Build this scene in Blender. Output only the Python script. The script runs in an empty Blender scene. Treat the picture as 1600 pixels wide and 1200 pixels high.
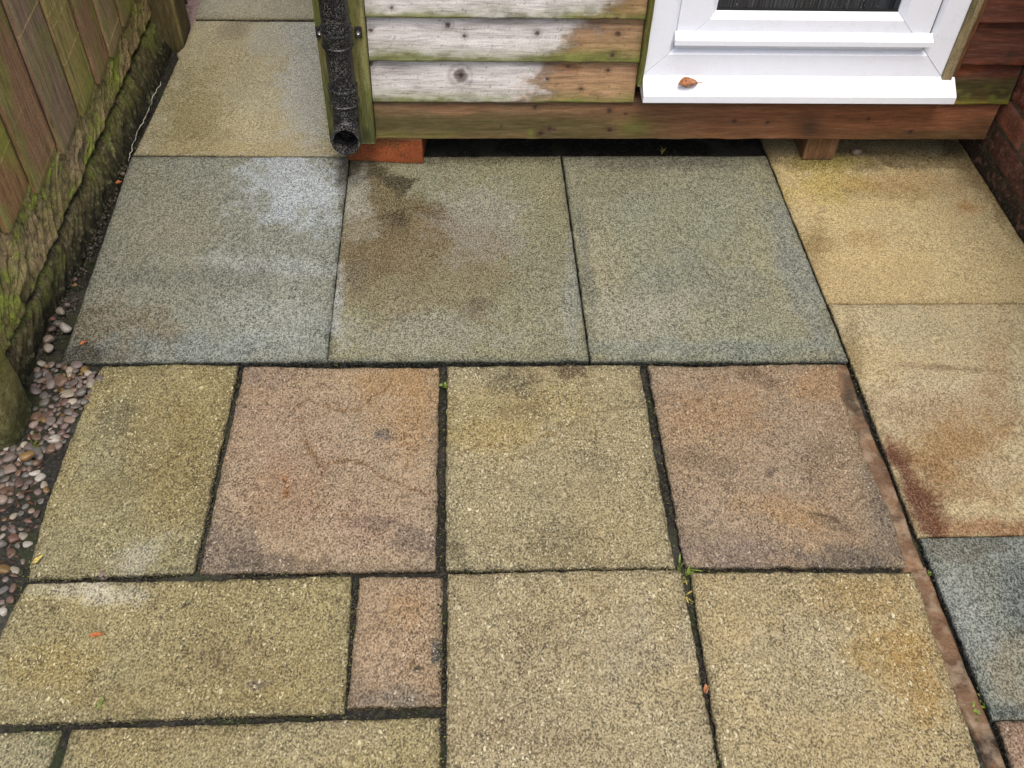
import bpy, bmesh, math, random
import numpy as np
from mathutils import Vector, Matrix, Euler
random.seed(7)
S = bpy.context.scene
C = S.collection
rad = math.radians

# ---------------------------------------------------------------- camera
CAM = np.array([0.9062, -1.4813, 1.5787]); FPX = 1481.86
cam_d = bpy.data.cameras.new('camera'); cam = bpy.data.objects.new('camera', cam_d); C.objects.link(cam)
cam.location = CAM; cam.rotation_mode = 'XYZ'
def rotm(rx, ry, rz):
    c, s = math.cos, math.sin
    X = np.array([[1,0,0],[0,c(rx),-s(rx)],[0,s(rx),c(rx)]]); Y = np.array([[c(ry),0,s(ry)],[0,1,0],[-s(ry),0,c(ry)]])
    Z = np.array([[c(rz),-s(rz),0],[s(rz),c(rz),0],[0,0,1]]); return Z@Y@X
RM = rotm(rad(41.782), rad(-1.8384), rad(-2.5273))
cam.rotation_euler = (rad(41.782), rad(-1.8384), rad(-2.5273))
cam_d.sensor_width = 36; cam_d.lens = FPX/1600*36; cam_d.clip_start = .02; cam_d.clip_end = 500
S.camera = cam
# ---------------------------------------------------------------- light
SUN_EL, SUN_ROT = rad(66), rad(172)          # soft light from behind the camera
w = bpy.data.worlds.new('World'); S.world = w; w.use_nodes = True
nt = w.node_tree; bg = nt.nodes['Background']
sky = nt.nodes.new('ShaderNodeTexSky'); sky.sky_type = 'NISHITA'; sky.sun_disc = False
sky.sun_elevation = SUN_EL; sky.sun_rotation = SUN_ROT; sky.dust_density = 4.0; sky.air_density = 1.0; sky.ozone_density = .6
nt.links.new(sky.outputs[0], bg.inputs[0]); bg.inputs[1].default_value = 0.15
sl = bpy.data.lights.new('sun', 'SUN'); sl.energy = 1.4; sl.angle = rad(28); sl.color = (1, .965, .91)
so = bpy.data.objects.new('sun', sl); C.objects.link(so)
sd = Vector((math.sin(SUN_ROT)*math.cos(SUN_EL), math.cos(SUN_ROT)*math.cos(SUN_EL), math.sin(SUN_EL)))
so.rotation_euler = sd.to_track_quat('Z', 'Y').to_euler(); so.location = sd*20
S.view_settings.view_transform = 'Standard'; S.view_settings.look = 'None'; S.view_settings.gamma = 1
S.view_settings.use_curve_mapping = False; S.view_settings.exposure = EXPO = 0.48
S.render.engine = 'CYCLES'

# ---------------------------------------------------------------- measuring helpers (photo pixels of the survey -> metres on a real plane)
def ray(u, v):
    return RM@np.array([(u-800)/FPX, -(v-600)/FPX, -1.0])
def onz(u, v, z=0.0):
    d = ray(u, v); return CAM+d*(z-CAM[2])/d[2]
def ony(u, v, y):
    d = ray(u, v); return CAM+d*(y-CAM[1])/d[1]
def onx(u, v, x):
    d = ray(u, v); return CAM+d*(x-CAM[0])/d[0]
def topx(P):
    d = (P-CAM)@RM
    return 800+FPX*d[:,0]/-d[:,2], 600-FPX*d[:,1]/-d[:,2]
# ---------------------------------------------------------------- numpy noise
def _h(ix, iy, seed):
    h = (ix.astype(np.int64)*374761393+iy.astype(np.int64)*668265263+seed*974634541) & 0xffffffff
    h = ((h ^ (h >> 13))*1274126177) & 0xffffffff
    h = ((h ^ (h >> 15))*2246822519) & 0xffffffff
    return ((h ^ (h >> 16)) & 0xffffff)/float(0xffffff)
def vn(x, y, seed=0):
    x0 = np.floor(x); y0 = np.floor(y); fx = x-x0; fy = y-y0
    fx = fx*fx*(3-2*fx); fy = fy*fy*(3-2*fy)
    a = _h(x0, y0, seed); b = _h(x0+1, y0, seed); c = _h(x0, y0+1, seed); d = _h(x0+1, y0+1, seed)
    return (a*(1-fx)+b*fx)*(1-fy)+(c*(1-fx)+d*fx)*fy
def fbm(x, y, seed=0, o=4, g=.5):
    t = 0; a = 1; n = 0
    for i in range(o):
        t = t+a*vn(x*2**i+i*17.3, y*2**i+i*9.1, seed+i*31); n += a; a *= g
    return t/n
def ss(a, b, x):
    t = np.clip((x-a)/(b-a), 0, 1); return t*t*(3-2*t)
def lin(c):
    c = np.array(c, float)/255; return np.where(c <= .04045, c/12.92, ((c+.055)/1.055)**2.4)
ALB = 0.60
def mixc(col, c, m):
    return col*(1-m[:,None])+(lin(c)*ALB)[None,:]*m[:,None]

# ---------------------------------------------------------------- mesh helpers
def link(name, me, mat, parent=None, loc=None):
    o = bpy.data.objects.new(name, me); C.objects.link(o)
    for m in (mat if isinstance(mat, (list, tuple)) else [mat]): me.materials.append(m)
    if parent is not None: o.parent = parent
    if loc is not None: o.location = loc
    return o
def mesh_np(name, V, F, tint=None, smooth=True, origin=None):
    """V world coords Nx3, F list/array of quads; origin becomes the object origin"""
    V = np.asarray(V, float); org = np.array(origin if origin is not None else (0,0,0), float)
    me = bpy.data.meshes.new(name)
    me.from_pydata((V-org).tolist(), [], [tuple(int(i) for i in f) for f in F])
    if smooth: me.polygons.foreach_set('use_smooth', [True]*len(me.polygons))
    if tint is not None:
        at = me.attributes.new('Tint', 'FLOAT_COLOR', 'POINT')
        at.data.foreach_set('color', np.c_[np.clip(tint,0,1), np.ones(len(tint))].ravel())
    me.update(); return me
def tag(o, label=None, cat=None, group=None, kind=None):
    if label: o['label'] = label
    if cat: o['category'] = cat
    if group: o['group'] = group
    if kind: o['kind'] = kind
    return o
def empty(name, loc, label, cat, group=None):
    o = bpy.data.objects.new(name, None); C.objects.link(o); o.location = loc
    o.empty_display_size = .05
    return tag(o, label, cat, group)
def grid_faces(n, m, off=0):
    i, j = np.meshgrid(np.arange(n-1), np.arange(m-1), indexing='ij')
    a = (i*m+j+off).ravel(); return np.c_[a, a+m, a+m+1, a+1]
def child(name, V, F, mat, par, tint=None, smooth=True):
    """child mesh whose coordinates are given in the world; parent has only a location"""
    V = np.asarray(V, float); c = V.mean(0)
    me = mesh_np(name, V, F, tint, smooth, c)
    o = link(name, me, mat, par); o.location = Vector(c)-world_loc(par)
    return o
def world_loc(o):
    l = Vector(o.location)
    while o.parent: o = o.parent; l += Vector(o.location)
    return l
def box_vf(x0, x1, y0, y1, z0, z1):
    V = [(x0,y0,z0),(x1,y0,z0),(x1,y1,z0),(x0,y1,z0),(x0,y0,z1),(x1,y0,z1),(x1,y1,z1),(x0,y1,z1)]
    F = [(0,3,2,1),(4,5,6,7),(0,1,5,4),(1,2,6,5),(2,3,7,6),(3,0,4,7)]
    return V, F
def bevel_box(name, x0, x1, y0, y1, z0, z1, mat, par, r=.003, seg=2, tint=None, jit=0):
    bm = bmesh.new(); V, F = box_vf(x0,x1,y0,y1,z0,z1)
    vs = [bm.verts.new(v) for v in V]
    for f in F: bm.faces.new([vs[i] for i in f])
    bmesh.ops.bevel(bm, geom=bm.edges[:], offset=r, segments=seg, affect='EDGES', profile=.6)
    c = Vector(((x0+x1)/2, (y0+y1)/2, (z0+z1)/2))
    bmesh.ops.translate(bm, verts=bm.verts[:], vec=-c)
    me = bpy.data.meshes.new(name); bm.to_mesh(me); bm.free()
    for p in me.polygons: p.use_smooth = False
    o = link(name, me, mat, par); o.location = c-(world_loc(par) if par is not None else Vector((0,0,0)))
    return o
def prism_x(name, prof, x0, x1, mat, par, mitre0=0, mitre1=0, bev=0):
    """profile [(y,z)...] swept along x; mitre = shift of the ends per metre of z"""
    bm = bmesh.new(); z0 = min(p[1] for p in prof)
    A = [bm.verts.new((x0+(p[1]-z0)*mitre0, p[0], p[1])) for p in prof]
    B = [bm.verts.new((x1+(p[1]-z0)*mitre1, p[0], p[1])) for p in prof]
    n = len(prof)
    for i in range(n): bm.faces.new((A[i], A[(i+1)%n], B[(i+1)%n], B[i]))
    bm.faces.new(A[::-1]); bm.faces.new(B)
    bmesh.ops.recalc_face_normals(bm, faces=bm.faces[:])
    if bev: bmesh.ops.bevel(bm, geom=bm.edges[:], offset=bev, segments=2, affect='EDGES', profile=.6)
    c = Vector(((x0+x1)/2, prof[0][0], prof[0][1])); bmesh.ops.translate(bm, verts=bm.verts[:], vec=-c)
    me = bpy.data.meshes.new(name); bm.to_mesh(me); bm.free()
    o = link(name, me, mat, par); o.location = c-world_loc(par); return o

# ---------------------------------------------------------------- material helpers
class NT:
    def __init__(s, name):
        s.m = bpy.data.materials.new(name); s.m.use_nodes = True; s.t = s.m.node_tree; s.b = s.t.nodes['Principled BSDF']
    def n(s, typ, **k):
        x = s.t.nodes.new('ShaderNode'+typ)
        for a, b in k.items(): setattr(x, a, b)
        return x
    def l(s, a, b): s.t.links.new(a, b)
    def coord(s, scale=(1,1,1)):
        t = s.n('TexCoord'); m = s.n('Mapping'); m.inputs['Scale'].default_value = scale
        oi = s.n('ObjectInfo'); mu = s.n('Math', operation='MULTIPLY'); s.l(oi.outputs['Random'], mu.inputs[0]); mu.inputs[1].default_value = 37
        s.l(mu.outputs[0], m.inputs['Location'])
        s.l(t.outputs['Object'], m.inputs['Vector']); return m.outputs[0]
    def noise(s, co, scale, detail=2, rough=.5, dist=0):
        x = s.n('TexNoise'); x.inputs['Scale'].default_value = scale; x.inputs['Detail'].default_value = detail
        x.inputs['Roughness'].default_value = rough; x.inputs['Distortion'].default_value = dist; s.l(co, x.inputs['Vector']); return x.outputs['Fac']
    def voro(s, co, scale, feat='F1'):
        x = s.n('TexVoronoi', feature=feat); x.inputs['Scale'].default_value = scale; s.l(co, x.inputs['Vector']); return x
    def ramp(s, fac, pts, interp='LINEAR'):
        r = s.n('ValToRGB'); r.color_ramp.interpolation = interp; e = r.color_ramp.elements
        while len(e) < len(pts): e.new(.5)
        for q, (p, c) in zip(e, pts):
            q.position = p; q.color = (c, c, c, 1) if isinstance(c, (int, float)) else (*c, 1)
        s.l(fac, r.inputs[0]); return r.outputs[0]
    def mix(s, a, b, fac, mode='MIX'):
        x = s.n('Mix', data_type='RGBA', blend_type=mode)
        for sock, v in ((x.inputs[6], a), (x.inputs[7], b), (x.inputs[0], fac)):
            if isinstance(v, (int, float)): sock.default_value = v if sock == x.inputs[0] else (v, v, v, 1)
            elif isinstance(v, (tuple, list, np.ndarray)): sock.default_value = (*[float(q) for q in v[:3]], 1)
            else: s.l(v, sock)
        return x.outputs[2]
    def math(s, op, a, b=0.0, c=None):
        x = s.n('Math', operation=op)
        for sock, v in zip(x.inputs, (a, b, c)):
            if v is None: continue
            if isinstance(v, (int, float)): sock.default_value = v
            else: s.l(v, sock)
        return x.outputs[0]
    def tint(s):
        a = s.n('Attribute', attribute_name='Tint'); return a.outputs['Color']
    def bump(s, h, strength=.5, dist=.002, prev=None):
        b = s.n('Bump'); b.inputs['Strength'].default_value = strength; b.inputs['Distance'].default_value = dist
        s.l(h, b.inputs['Height'])
        if prev is not None: s.l(prev, b.inputs['Normal'])
        return b.outputs[0]
    def out(s, col, rough=.6, normal=None, spec=.4):
        if hasattr(col, 'links') or not isinstance(col, (tuple, list, np.ndarray)): s.l(col, s.b.inputs['Base Color'])
        else: s.b.inputs['Base Color'].default_value = (*[float(q) for q in col[:3]], 1)
        if isinstance(rough, (int, float)): s.b.inputs['Roughness'].default_value = rough
        else: s.l(rough, s.b.inputs['Roughness'])
        s.b.inputs['Specular IOR Level'].default_value = spec
        if normal is not None: s.l(normal, s.b.inputs['Normal'])
        return s.m

YS = .76  # the yard's paving pattern is longer along y
def mat_fine(name, dark, light, contrast=1.0, scale=290):
    """fine textured concrete paving, pitted: dark pores and pale grains a few mm across"""
    m = NT(name); co = m.coord((1, YS, 1))
    a = m.noise(co, scale, 1.5, .5); b = m.noise(co, scale*.4, 2, .5); g = m.noise(co, scale*1.9, 1, .5)
    k = m.math('ADD', m.math('MULTIPLY', a, .5), m.math('ADD', m.math('MULTIPLY', b, .17), m.math('MULTIPLY', g, .33)))
    dm = m.ramp(k, [(.37, 1), (.44, .45), (.49, 0)]); lm = m.ramp(k, [(.49, 0), (.57, 1)])
    t = m.tint(); dens = m.ramp(m.noise(co, 11, 4, .65), [(.3, .45), (.7, 1.15)])
    c = m.mix(t, m.mix(m.mix(t, .22, 1, 'MULTIPLY'), dark, .35), m.math('MULTIPLY', m.math('MULTIPLY', dm, .98*contrast), dens))
    c = m.mix(c, m.mix(m.mix(t, 1.75, 1, 'MULTIPLY'), light, .14), m.math('MULTIPLY', lm, .75*contrast))
    for sc_, rr, th in ((150, .3, .62), (70, .2, .86)):
        sp = m.voro(co, sc_); dots = m.ramp(sp.outputs['Distance'], [(rr*.5, 1), (rr, 0)])
        sel = m.ramp(m.n_sep(sp.outputs['Color']), [(th, 0), (th+.02, 1)])
        c = m.mix(c, m.mix(t, dark, .9), m.math('MULTIPLY', m.math('MULTIPLY', dots, sel), .85*contrast))
    n = m.bump(k, 1.0, .0045)
    r = m.ramp(m.noise(co, 6, 3, .6), [(.35, .5), (.65, .75)])
    return m.out(c, r, n, .24)
def _sep(s, col):
    x = s.n('SeparateColor'); s.l(col, x.inputs[0]); return x.outputs[0]
NT.n_sep = _sep
def mat_agg(name, grain, dens=.68, dark=(.045,.04,.03), scale=145, gr=.8):
    """wet-cast riven paving with exposed pale grains"""
    m = NT(name); co = m.coord((1, YS, 1)); t = m.tint()
    a = m.noise(co, 290, 2, .5); b = m.noise(co, 80, 3, .6)
    k = m.math('ADD', m.math('MULTIPLY', a, .78), m.math('MULTIPLY', b, .22))
    dm = m.ramp(k, [(.38, 1), (.485, 0)]); lm = m.ramp(k, [(.5, 0), (.59, 1)])
    c = m.mix(t, m.mix(m.mix(t, .25, 1, 'MULTIPLY'), dark, .4), m.math('MULTIPLY', m.math('MULTIPLY', dm, .92), m.ramp(m.noise(co, 10, 4, .65), [(.3, .5), (.7, 1.15)])))
    c = m.mix(c, m.mix(m.mix(t, 1.5, 1, 'MULTIPLY'), grain, .2), m.math('MULTIPLY', lm, .6))
    h = k
    wco = m.n('VectorMath', operation='ADD'); m.l(co, wco.inputs[0])
    nz = m.n('TexNoise'); nz.inputs['Scale'].default_value = 90; m.l(co, nz.inputs['Vector'])
    sc = m.n('VectorMath', operation='SCALE'); m.l(nz.outputs['Color'], sc.inputs[0]); sc.inputs['Scale'].default_value = .012
    m.l(sc.outputs[0], wco.inputs[1]); co2 = wco.outputs[0]
    for sc_, th, rr in ((scale, dens, .34), (scale*1.9, dens-.04, .36), (scale*.6, dens+.15, .27)):
        v = m.voro(co2, sc_); sel = m.ramp(m.n_sep(v.outputs['Color']), [(th, 0), (th+.02, 1)])
        d = m.ramp(v.outputs['Distance'], [(rr*.6, 1), (rr, 0)])
        mk = m.math('MULTIPLY', sel, d)
        big = m.noise(co, 9, 2, .5); mk = m.math('MULTIPLY', mk, m.ramp(big, [(.35, .35), (.6, 1)]))
        c = m.mix(c, m.mix(t, grain, gr), m.math('MULTIPLY', mk, .85)); h = m.math('ADD', h, m.math('MULTIPLY', mk, .35))
    for sc_, th, st in ((85, .78, .75), (150, .62 if gr < .75 else .74, .8)):
        v = m.voro(co2, sc_); sel = m.ramp(m.n_sep(v.outputs['Color']), [(th, 0), (th+.02, 1)])
        d = m.ramp(v.outputs['Distance'], [(.12, 1), (.28, 0)]); pit = m.math('MULTIPLY', sel, d)
        c = m.mix(c, m.mix(t, dark, .85), m.math('MULTIPLY', pit, st)); h = m.math('SUBTRACT', h, m.math('MULTIPLY', pit, .3))
    n = m.bump(h, .8, .003)
    r = m.ramp(m.noise(co, 7, 3, .6), [(.35, .5), (.65, .78)])
    return m.out(c, r, n, .24)
M = {}
M['grey'] = mat_fine('grey_textured_paving', lin((42,44,38)), lin((228,228,210)), 1.0)
M['buff'] = mat_fine('buff_textured_paving', lin((95,80,45)), lin((240,228,192)), .8, 270)
M['pale'] = mat_fine('pale_passage_paving', lin((95,88,60)), lin((240,234,212)), .85)
M['olive'] = mat_agg('olive_riven_paving', lin((215,203,160)))
M['sand'] = mat_agg('sand_riven_paving', lin((222,212,175)), .64)
M['pink'] = mat_agg('pink_riven_paving', lin((214,196,170)), .8, dark=(.06,.045,.035), gr=.7)

# ---------------------------------------------------------------- paving
def resample(poly, ts):
    P = np.array(poly, float); d = np.r_[0, np.cumsum(np.linalg.norm(np.diff(P, axis=0), axis=1))]; d /= d[-1]
    return np.c_[np.interp(ts, d, P[:,0]), np.interp(ts, d, P[:,1])]
def params(L, step):
    e = np.array([0, .0012, .003, .0055, .009, .0135]); n = max(4, int((L-.03)/step))
    return np.r_[e, np.linspace(.0135, L-.0135, n)[1:-1], L-e[::-1]]/L
slabs = []
def slab(px, base, mat, label, z=0.0, blobs=(), cat='paving slab', left=None, right=None, top=None, bottom=None, r=.006, jit=.0012,
         riven=.0008, var=.10, edge=(70,66,48), edgew=.02, edges=.5, seed=None, side=(38,38,24), step=.0055, world=None, cracks=(), group=None, tilt=(0,0), big=8., ridge=.55):
    seed = seed or (len(slabs)*13+5)
    toW = lambda q: (onz(q[0], q[1], z)[:2] if world is None else np.array(q, float))
    tl, tr, br, bl = [toW(q) for q in px]
    gr_ = .002; tl = tl+(-gr_, gr_); tr = tr+(gr_, gr_); br = br+(gr_, -gr_); bl = bl+(-gr_, -gr_)
    f = lambda pts, a, b: np.array([a]+([] if not pts else [toW(q) for q in pts])+[b])
    T, B, Lf, Rt = f(top, tl, tr), f(bottom, bl, br), f(left, bl, tl), f(right, br, tr)
    W = np.linalg.norm(br-bl); H = np.linalg.norm(tl-bl)
    s = params(W, step); t = params(H, step*1.15); n, m = len(s), len(t)
    Tp, Bp, Lp, Rp = resample(T, s), resample(B, s), resample(Lf, t), resample(Rt, t)
    s_, t_ = s[:,None,None], t[None,:,None]
    P = (1-t_)*Bp[:,None]+t_*Tp[:,None]+(1-s_)*Lp[None]+s_*Rp[None]-((1-s_)*(1-t_)*bl+s_*(1-t_)*br+(1-s_)*t_*tl+s_*t_*tr)
    X, Y = P[...,0].ravel(), P[...,1].ravel()
    ds = np.minimum(s, 1-s)[:,None]*W; dt = np.minimum(t, 1-t)[None,:]*H
    d = np.minimum(ds+0*dt, dt+0*ds).ravel()
    wj = np.exp(-d/.012)
    X = X+(fbm(X*55, Y*55, seed, 4, .65)-.5)*jit*5*wj; Y = Y+(fbm(X*55, Y*55, seed+3, 4, .65)-.5)*jit*5*wj
    rr = r*(.55+.9*fbm(X*28, Y*28, seed+5, 3))
    q = np.clip(1-d/rr, 0, 1); Z = -rr*(1-np.sqrt(np.clip(1-q*q, 0, 1)))*.8
    Z += (fbm(X*9, Y*7, seed+7, 5, .55)-.5)*riven*6+(fbm(X*90, Y*80, seed+8, 2)-.5)*riven*1.2
    cx, cy = X.mean(), Y.mean(); Z += (X-cx)*tilt[0]+(Y-cy)*tilt[1]
    V = np.c_[X, Y, Z+z]
    # tint
    col = np.tile(lin(base)*ALB, (len(V), 1))
    n1 = fbm(X*big*.5, Y*big*.45, seed+11, 5, .6)-.5; n2 = fbm(X*34, Y*28, seed+12, 4, .6)-.5
    col *= (1+var*3.2*n1+var*2.6*n2)[:,None]
    hue = fbm(X*5, Y*4, seed+14, 3)-.5
    col *= np.c_[1+.16*hue, 1+.02*hue, 1-.24*hue]
    em = np.exp(-d/edgew)*(.35+1.1*fbm(X*20, Y*18, seed+15, 4))*edges
    col = mixc(col, edge, np.clip(em, 0, .92))
    if riven > .001:
        wx = fbm(X*7, Y*7, seed+50, 3)*1.4; nn = fbm(X*4.2+wx*.5, Y*9+wx, seed+51, 5, .55); msk = ss(.45, .62, fbm(X*6, Y*6, seed+52, 4))
        for lv in (.43, .5, .57):
            kk = np.exp(-((nn-lv)/.0055)**2)*msk*ridge; V[:,2] += .0011*ss(-.01, .01, nn-lv)-.0006*kk
            col = mixc(col, (96,74,44), np.clip(kk*.55, 0, .8))
    U_, V_ = topx(V); fine = fbm(X*110, Y*90, seed+40, 3, .7)
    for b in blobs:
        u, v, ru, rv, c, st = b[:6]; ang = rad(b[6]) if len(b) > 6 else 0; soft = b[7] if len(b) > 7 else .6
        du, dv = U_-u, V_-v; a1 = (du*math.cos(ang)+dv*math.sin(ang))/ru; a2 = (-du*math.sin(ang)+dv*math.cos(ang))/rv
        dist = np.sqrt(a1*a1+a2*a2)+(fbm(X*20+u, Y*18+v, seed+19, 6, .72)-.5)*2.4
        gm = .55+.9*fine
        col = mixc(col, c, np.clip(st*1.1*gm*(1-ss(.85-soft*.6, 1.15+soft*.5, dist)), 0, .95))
    for cr in cracks:
        pts, wd, dep, c, st = cr
        dm = np.full(len(V), 1e9)
        uu = U_+(fbm(X*60, Y*60, seed+23, 4, .65)-.5)*16; vv = V_+(fbm(X*60, Y*60, seed+24, 4, .65)-.5)*16
        for (a0, b0), (a1, b1) in zip(pts[:-1], pts[1:]):
            L2 = (a1-a0)**2+(b1-b0)**2; tt = np.clip(((uu-a0)*(a1-a0)+(vv-b0)*(b1-b0))/L2, 0, 1)
            dm = np.minimum(dm, np.hypot(uu-a0-tt*(a1-a0), vv-b0-tt*(b1-b0)))
        k = 1-ss(wd*.25, wd*1.25, dm); V[:,2] -= k*dep*1.6; col = mixc(col, c, np.clip(min(.95, st*1.3)*k*ss(.25, .65, fbm(X*16, Y*16, seed+26, 4)+.1), 0, .95))
    F = grid_faces(n, m)
    ring = [i*m for i in range(n)]+[(n-1)*m+j for j in range(1, m)]+[i*m+m-1 for i in range(n-2, -1, -1)]+[j for j in range(m-2, 0, -1)]
    ring = np.array(ring); R0 = V[ring]; K = len(ring); Vs = [V]; Cs = [col]; prev = ring; off = len(V); Fs = [F]
    for lvl, dz in enumerate((.006, .014, .024, .04)):
        Rn = R0.copy(); Rn[:,2] = R0[:,2]-dz
        out = (fbm(R0[:,0]*60+lvl*7, R0[:,1]*60+lvl*3, seed+30, 3)-.5)*.004
        cc = np.array([cx, cy]); dirv = np.sign(R0[:,:2]-cc)*(np.abs(R0[:,:2]-cc)/np.array([W/2, H/2]) > .96)
        Rn[:,:2] += dirv*out[:,None]
        idx = np.arange(K)+off; nx = np.roll(idx, -1); pn = np.roll(prev, -1)
        Fs.append(np.c_[prev, idx, nx, pn]); Vs.append(Rn)
        Cs.append(np.tile(lin(side)*ALB, (K, 1))*(.45+1.1*fbm(R0[:,0]*40, R0[:,1]*40+dz*400, seed+31, 3))[:,None])
        prev = idx; off += K
    V = np.vstack(Vs); col = np.vstack(Cs); F = np.vstack(Fs)
    # outward faces for the top: make sure normals look up
    if np.cross(V[F[0][1]]-V[F[0][0]], V[F[0][3]]-V[F[0][0]])[2] < 0: F = F[:, ::-1]
    o_ = (cx, cy, z)
    me = mesh_np('paving_slab', V, F, col, True, o_)
    o = link('paving_slab', me, M[mat], None, o_); tag(o, label, cat, group); slabs.append(o); return o

DK = (52,50,34)
GREYS = dict(r=.004, jit=.0008, riven=.0006, edge=(48,54,48), edgew=.007, edges=.75, side=(16,18,14))
SANDS = dict(step=.0036, r=.006, jit=.0014, riven=.0018, edge=(74,66,44), edgew=.010, edges=.62, side=(30,30,17))
# grey row in front of the shed
slab([(206,245),(544.5,246),(509.5,562),(98,565)], (146,146,127), 'grey', 'large grey textured slab beside the fence, pale bluish sheen tinted into its top right corner, orange leaf at its near left', 0, [
    (470,290,75,60,(205,215,222),.5),(420,415,140,14,(190,196,192),.28,4),(300,432,120,14,(96,100,90),.35),(190,520,95,45,(118,102,72),.55),(250,350,60,70,(150,146,120),.4),  # first blob: bluish sky reflection painted into the slab colour
    (540,260,14,60,(86,80,60),.7),(150,548,55,20,(96,92,76),.6),(120,556,50,16,(62,58,46),.8),(330,540,150,22,(126,140,140),.4),(430,500,70,40,(170,176,168),.35)], var=.06, **GREYS)
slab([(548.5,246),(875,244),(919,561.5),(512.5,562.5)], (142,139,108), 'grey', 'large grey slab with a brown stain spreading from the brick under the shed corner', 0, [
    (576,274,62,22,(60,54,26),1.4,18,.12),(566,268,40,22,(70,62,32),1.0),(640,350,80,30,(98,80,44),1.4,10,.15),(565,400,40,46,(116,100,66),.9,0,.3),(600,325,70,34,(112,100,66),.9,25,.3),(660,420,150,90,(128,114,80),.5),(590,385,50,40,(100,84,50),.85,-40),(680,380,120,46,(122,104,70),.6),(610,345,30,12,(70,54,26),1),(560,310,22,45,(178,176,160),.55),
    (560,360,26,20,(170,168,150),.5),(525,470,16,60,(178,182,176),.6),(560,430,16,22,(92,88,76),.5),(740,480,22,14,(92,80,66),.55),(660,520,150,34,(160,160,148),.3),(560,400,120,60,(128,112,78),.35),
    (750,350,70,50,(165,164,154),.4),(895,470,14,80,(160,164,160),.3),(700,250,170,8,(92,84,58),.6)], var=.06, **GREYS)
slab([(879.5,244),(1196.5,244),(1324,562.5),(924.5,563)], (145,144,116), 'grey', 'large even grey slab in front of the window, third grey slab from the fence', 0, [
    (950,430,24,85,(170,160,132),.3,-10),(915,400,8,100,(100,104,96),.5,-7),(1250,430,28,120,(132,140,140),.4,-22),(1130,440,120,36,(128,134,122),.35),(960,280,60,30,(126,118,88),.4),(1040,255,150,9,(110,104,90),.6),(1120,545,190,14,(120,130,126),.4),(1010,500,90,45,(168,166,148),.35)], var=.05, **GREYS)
# passage slabs
PZ = dict(r=.004, jit=.0009, riven=.0006, edge=(110,98,62), edgew=.008, edges=.6, side=(34,32,24))
slab([(303,33),(-1,-1),(545,243),(210,241)], (178,169,140), 'pale', 'pale cream passage slab with an olive patch, in front of the grey row and beside the downpipe', .001, [
    (300,170,55,55,(138,126,74),.6),(290,215,60,26,(140,126,72),.5),(360,45,28,14,(126,112,78),.6),(480,110,40,120,(192,196,190),.55),(440,60,50,30,(178,176,160),.4),(340,120,60,60,(150,138,96),.3),(400,232,170,10,(178,158,106),.5)],
    var=.05, world=None, left=[(232,195),(262,130),(281,88),(277,84),(288,73),(296,58)], **PZ) if False else None
def wpx(q, z=0): return tuple(onz(q[0], q[1], z)[:2])
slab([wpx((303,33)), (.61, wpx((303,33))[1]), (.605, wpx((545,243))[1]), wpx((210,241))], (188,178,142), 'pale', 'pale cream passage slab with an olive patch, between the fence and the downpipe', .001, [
    (300,165,50,52,(138,126,74),.6),(290,215,60,26,(142,128,76),.5),(362,45,26,14,(130,116,82),.6),(480,110,40,120,(192,196,192),.5),(440,60,50,30,(178,176,160),.4),(340,120,60,60,(156,144,104),.3),(400,232,170,9,(178,160,110),.5)],  # tall pale blob on the right: sky reflection painted as tint
    var=.05, world=1, left=[wpx(q) for q in [(232,195),(262,130),(279,92),(276,85),(287,74),(295,56)]], **PZ)
y1 = wpx((303,28))[1]
slab([(.02, y1+.79), (.61, y1+.79), (.61, y1), wpx((304,28))], (176,166,134), 'pale', 'pale cream slab at the far end of the passage, cut by the top edge of the photo', .001, [], var=.06, world=1, **PZ)
# buff column on the right
BZ = dict(r=.004, jit=.001, riven=.0007, edge=(120,100,54), edgew=.012, edges=.5, side=(40,32,20))
a = wpx((1204,248)); b = wpx((1294,472))
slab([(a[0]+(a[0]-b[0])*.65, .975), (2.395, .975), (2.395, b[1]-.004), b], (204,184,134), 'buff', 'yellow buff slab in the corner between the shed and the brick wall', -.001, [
    (1290,290,60,26,(186,166,84),.6),(1400,300,70,12,(150,128,76),.4,3),(1510,325,22,14,(178,132,78),.7),(1440,285,110,16,(176,140,92),.4),(1285,380,26,14,(140,112,66),.45),(1360,370,40,14,(160,128,78),.4),(1450,360,120,40,(204,186,140),.5),(1278,400,12,60,(130,106,62),.3),
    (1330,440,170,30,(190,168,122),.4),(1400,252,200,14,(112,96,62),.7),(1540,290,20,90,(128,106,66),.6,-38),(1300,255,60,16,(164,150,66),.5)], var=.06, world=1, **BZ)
c = wpx((1297,475)); d = wpx((1436,836)); xr = 2.395
slab([c, (xr, c[1]-.003), (xr, d[1]), d], (198,182,142), 'buff', 'buff slab with rust red stains along its left edge, below the yellow corner slab', -.001, [
    (1340,625,22,13,(112,74,48),.7),(1400,705,34,16,(122,76,50),.8,55,.6),(1418,745,50,16,(100,56,38),1.1,60,.6),(1446,795,44,20,(104,60,40),.95,58,.7),(1475,815,30,16,(116,68,42),.6,10,.7),(1480,700,110,50,(152,116,76),.6,40,.8),(1540,650,60,50,(160,122,80),.5),(1440,640,60,20,(150,112,74),.5),(1450,730,40,26,(140,104,68),.6,50),(1560,826,60,16,(150,98,60),.6),(1500,700,60,60,(166,132,84),.5),
    (1480,575,55,5,(110,84,56),.6,3,.5),(1500,660,70,30,(168,136,90),.35),(1560,560,26,60,(160,130,88),.4),(1330,550,18,50,(130,112,72),.5),(1450,620,120,50,(196,182,150),.4),(1420,520,100,30,(178,170,140),.4),(1545,740,40,30,(196,180,146),.4)], var=.08, world=1, **BZ)
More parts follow.
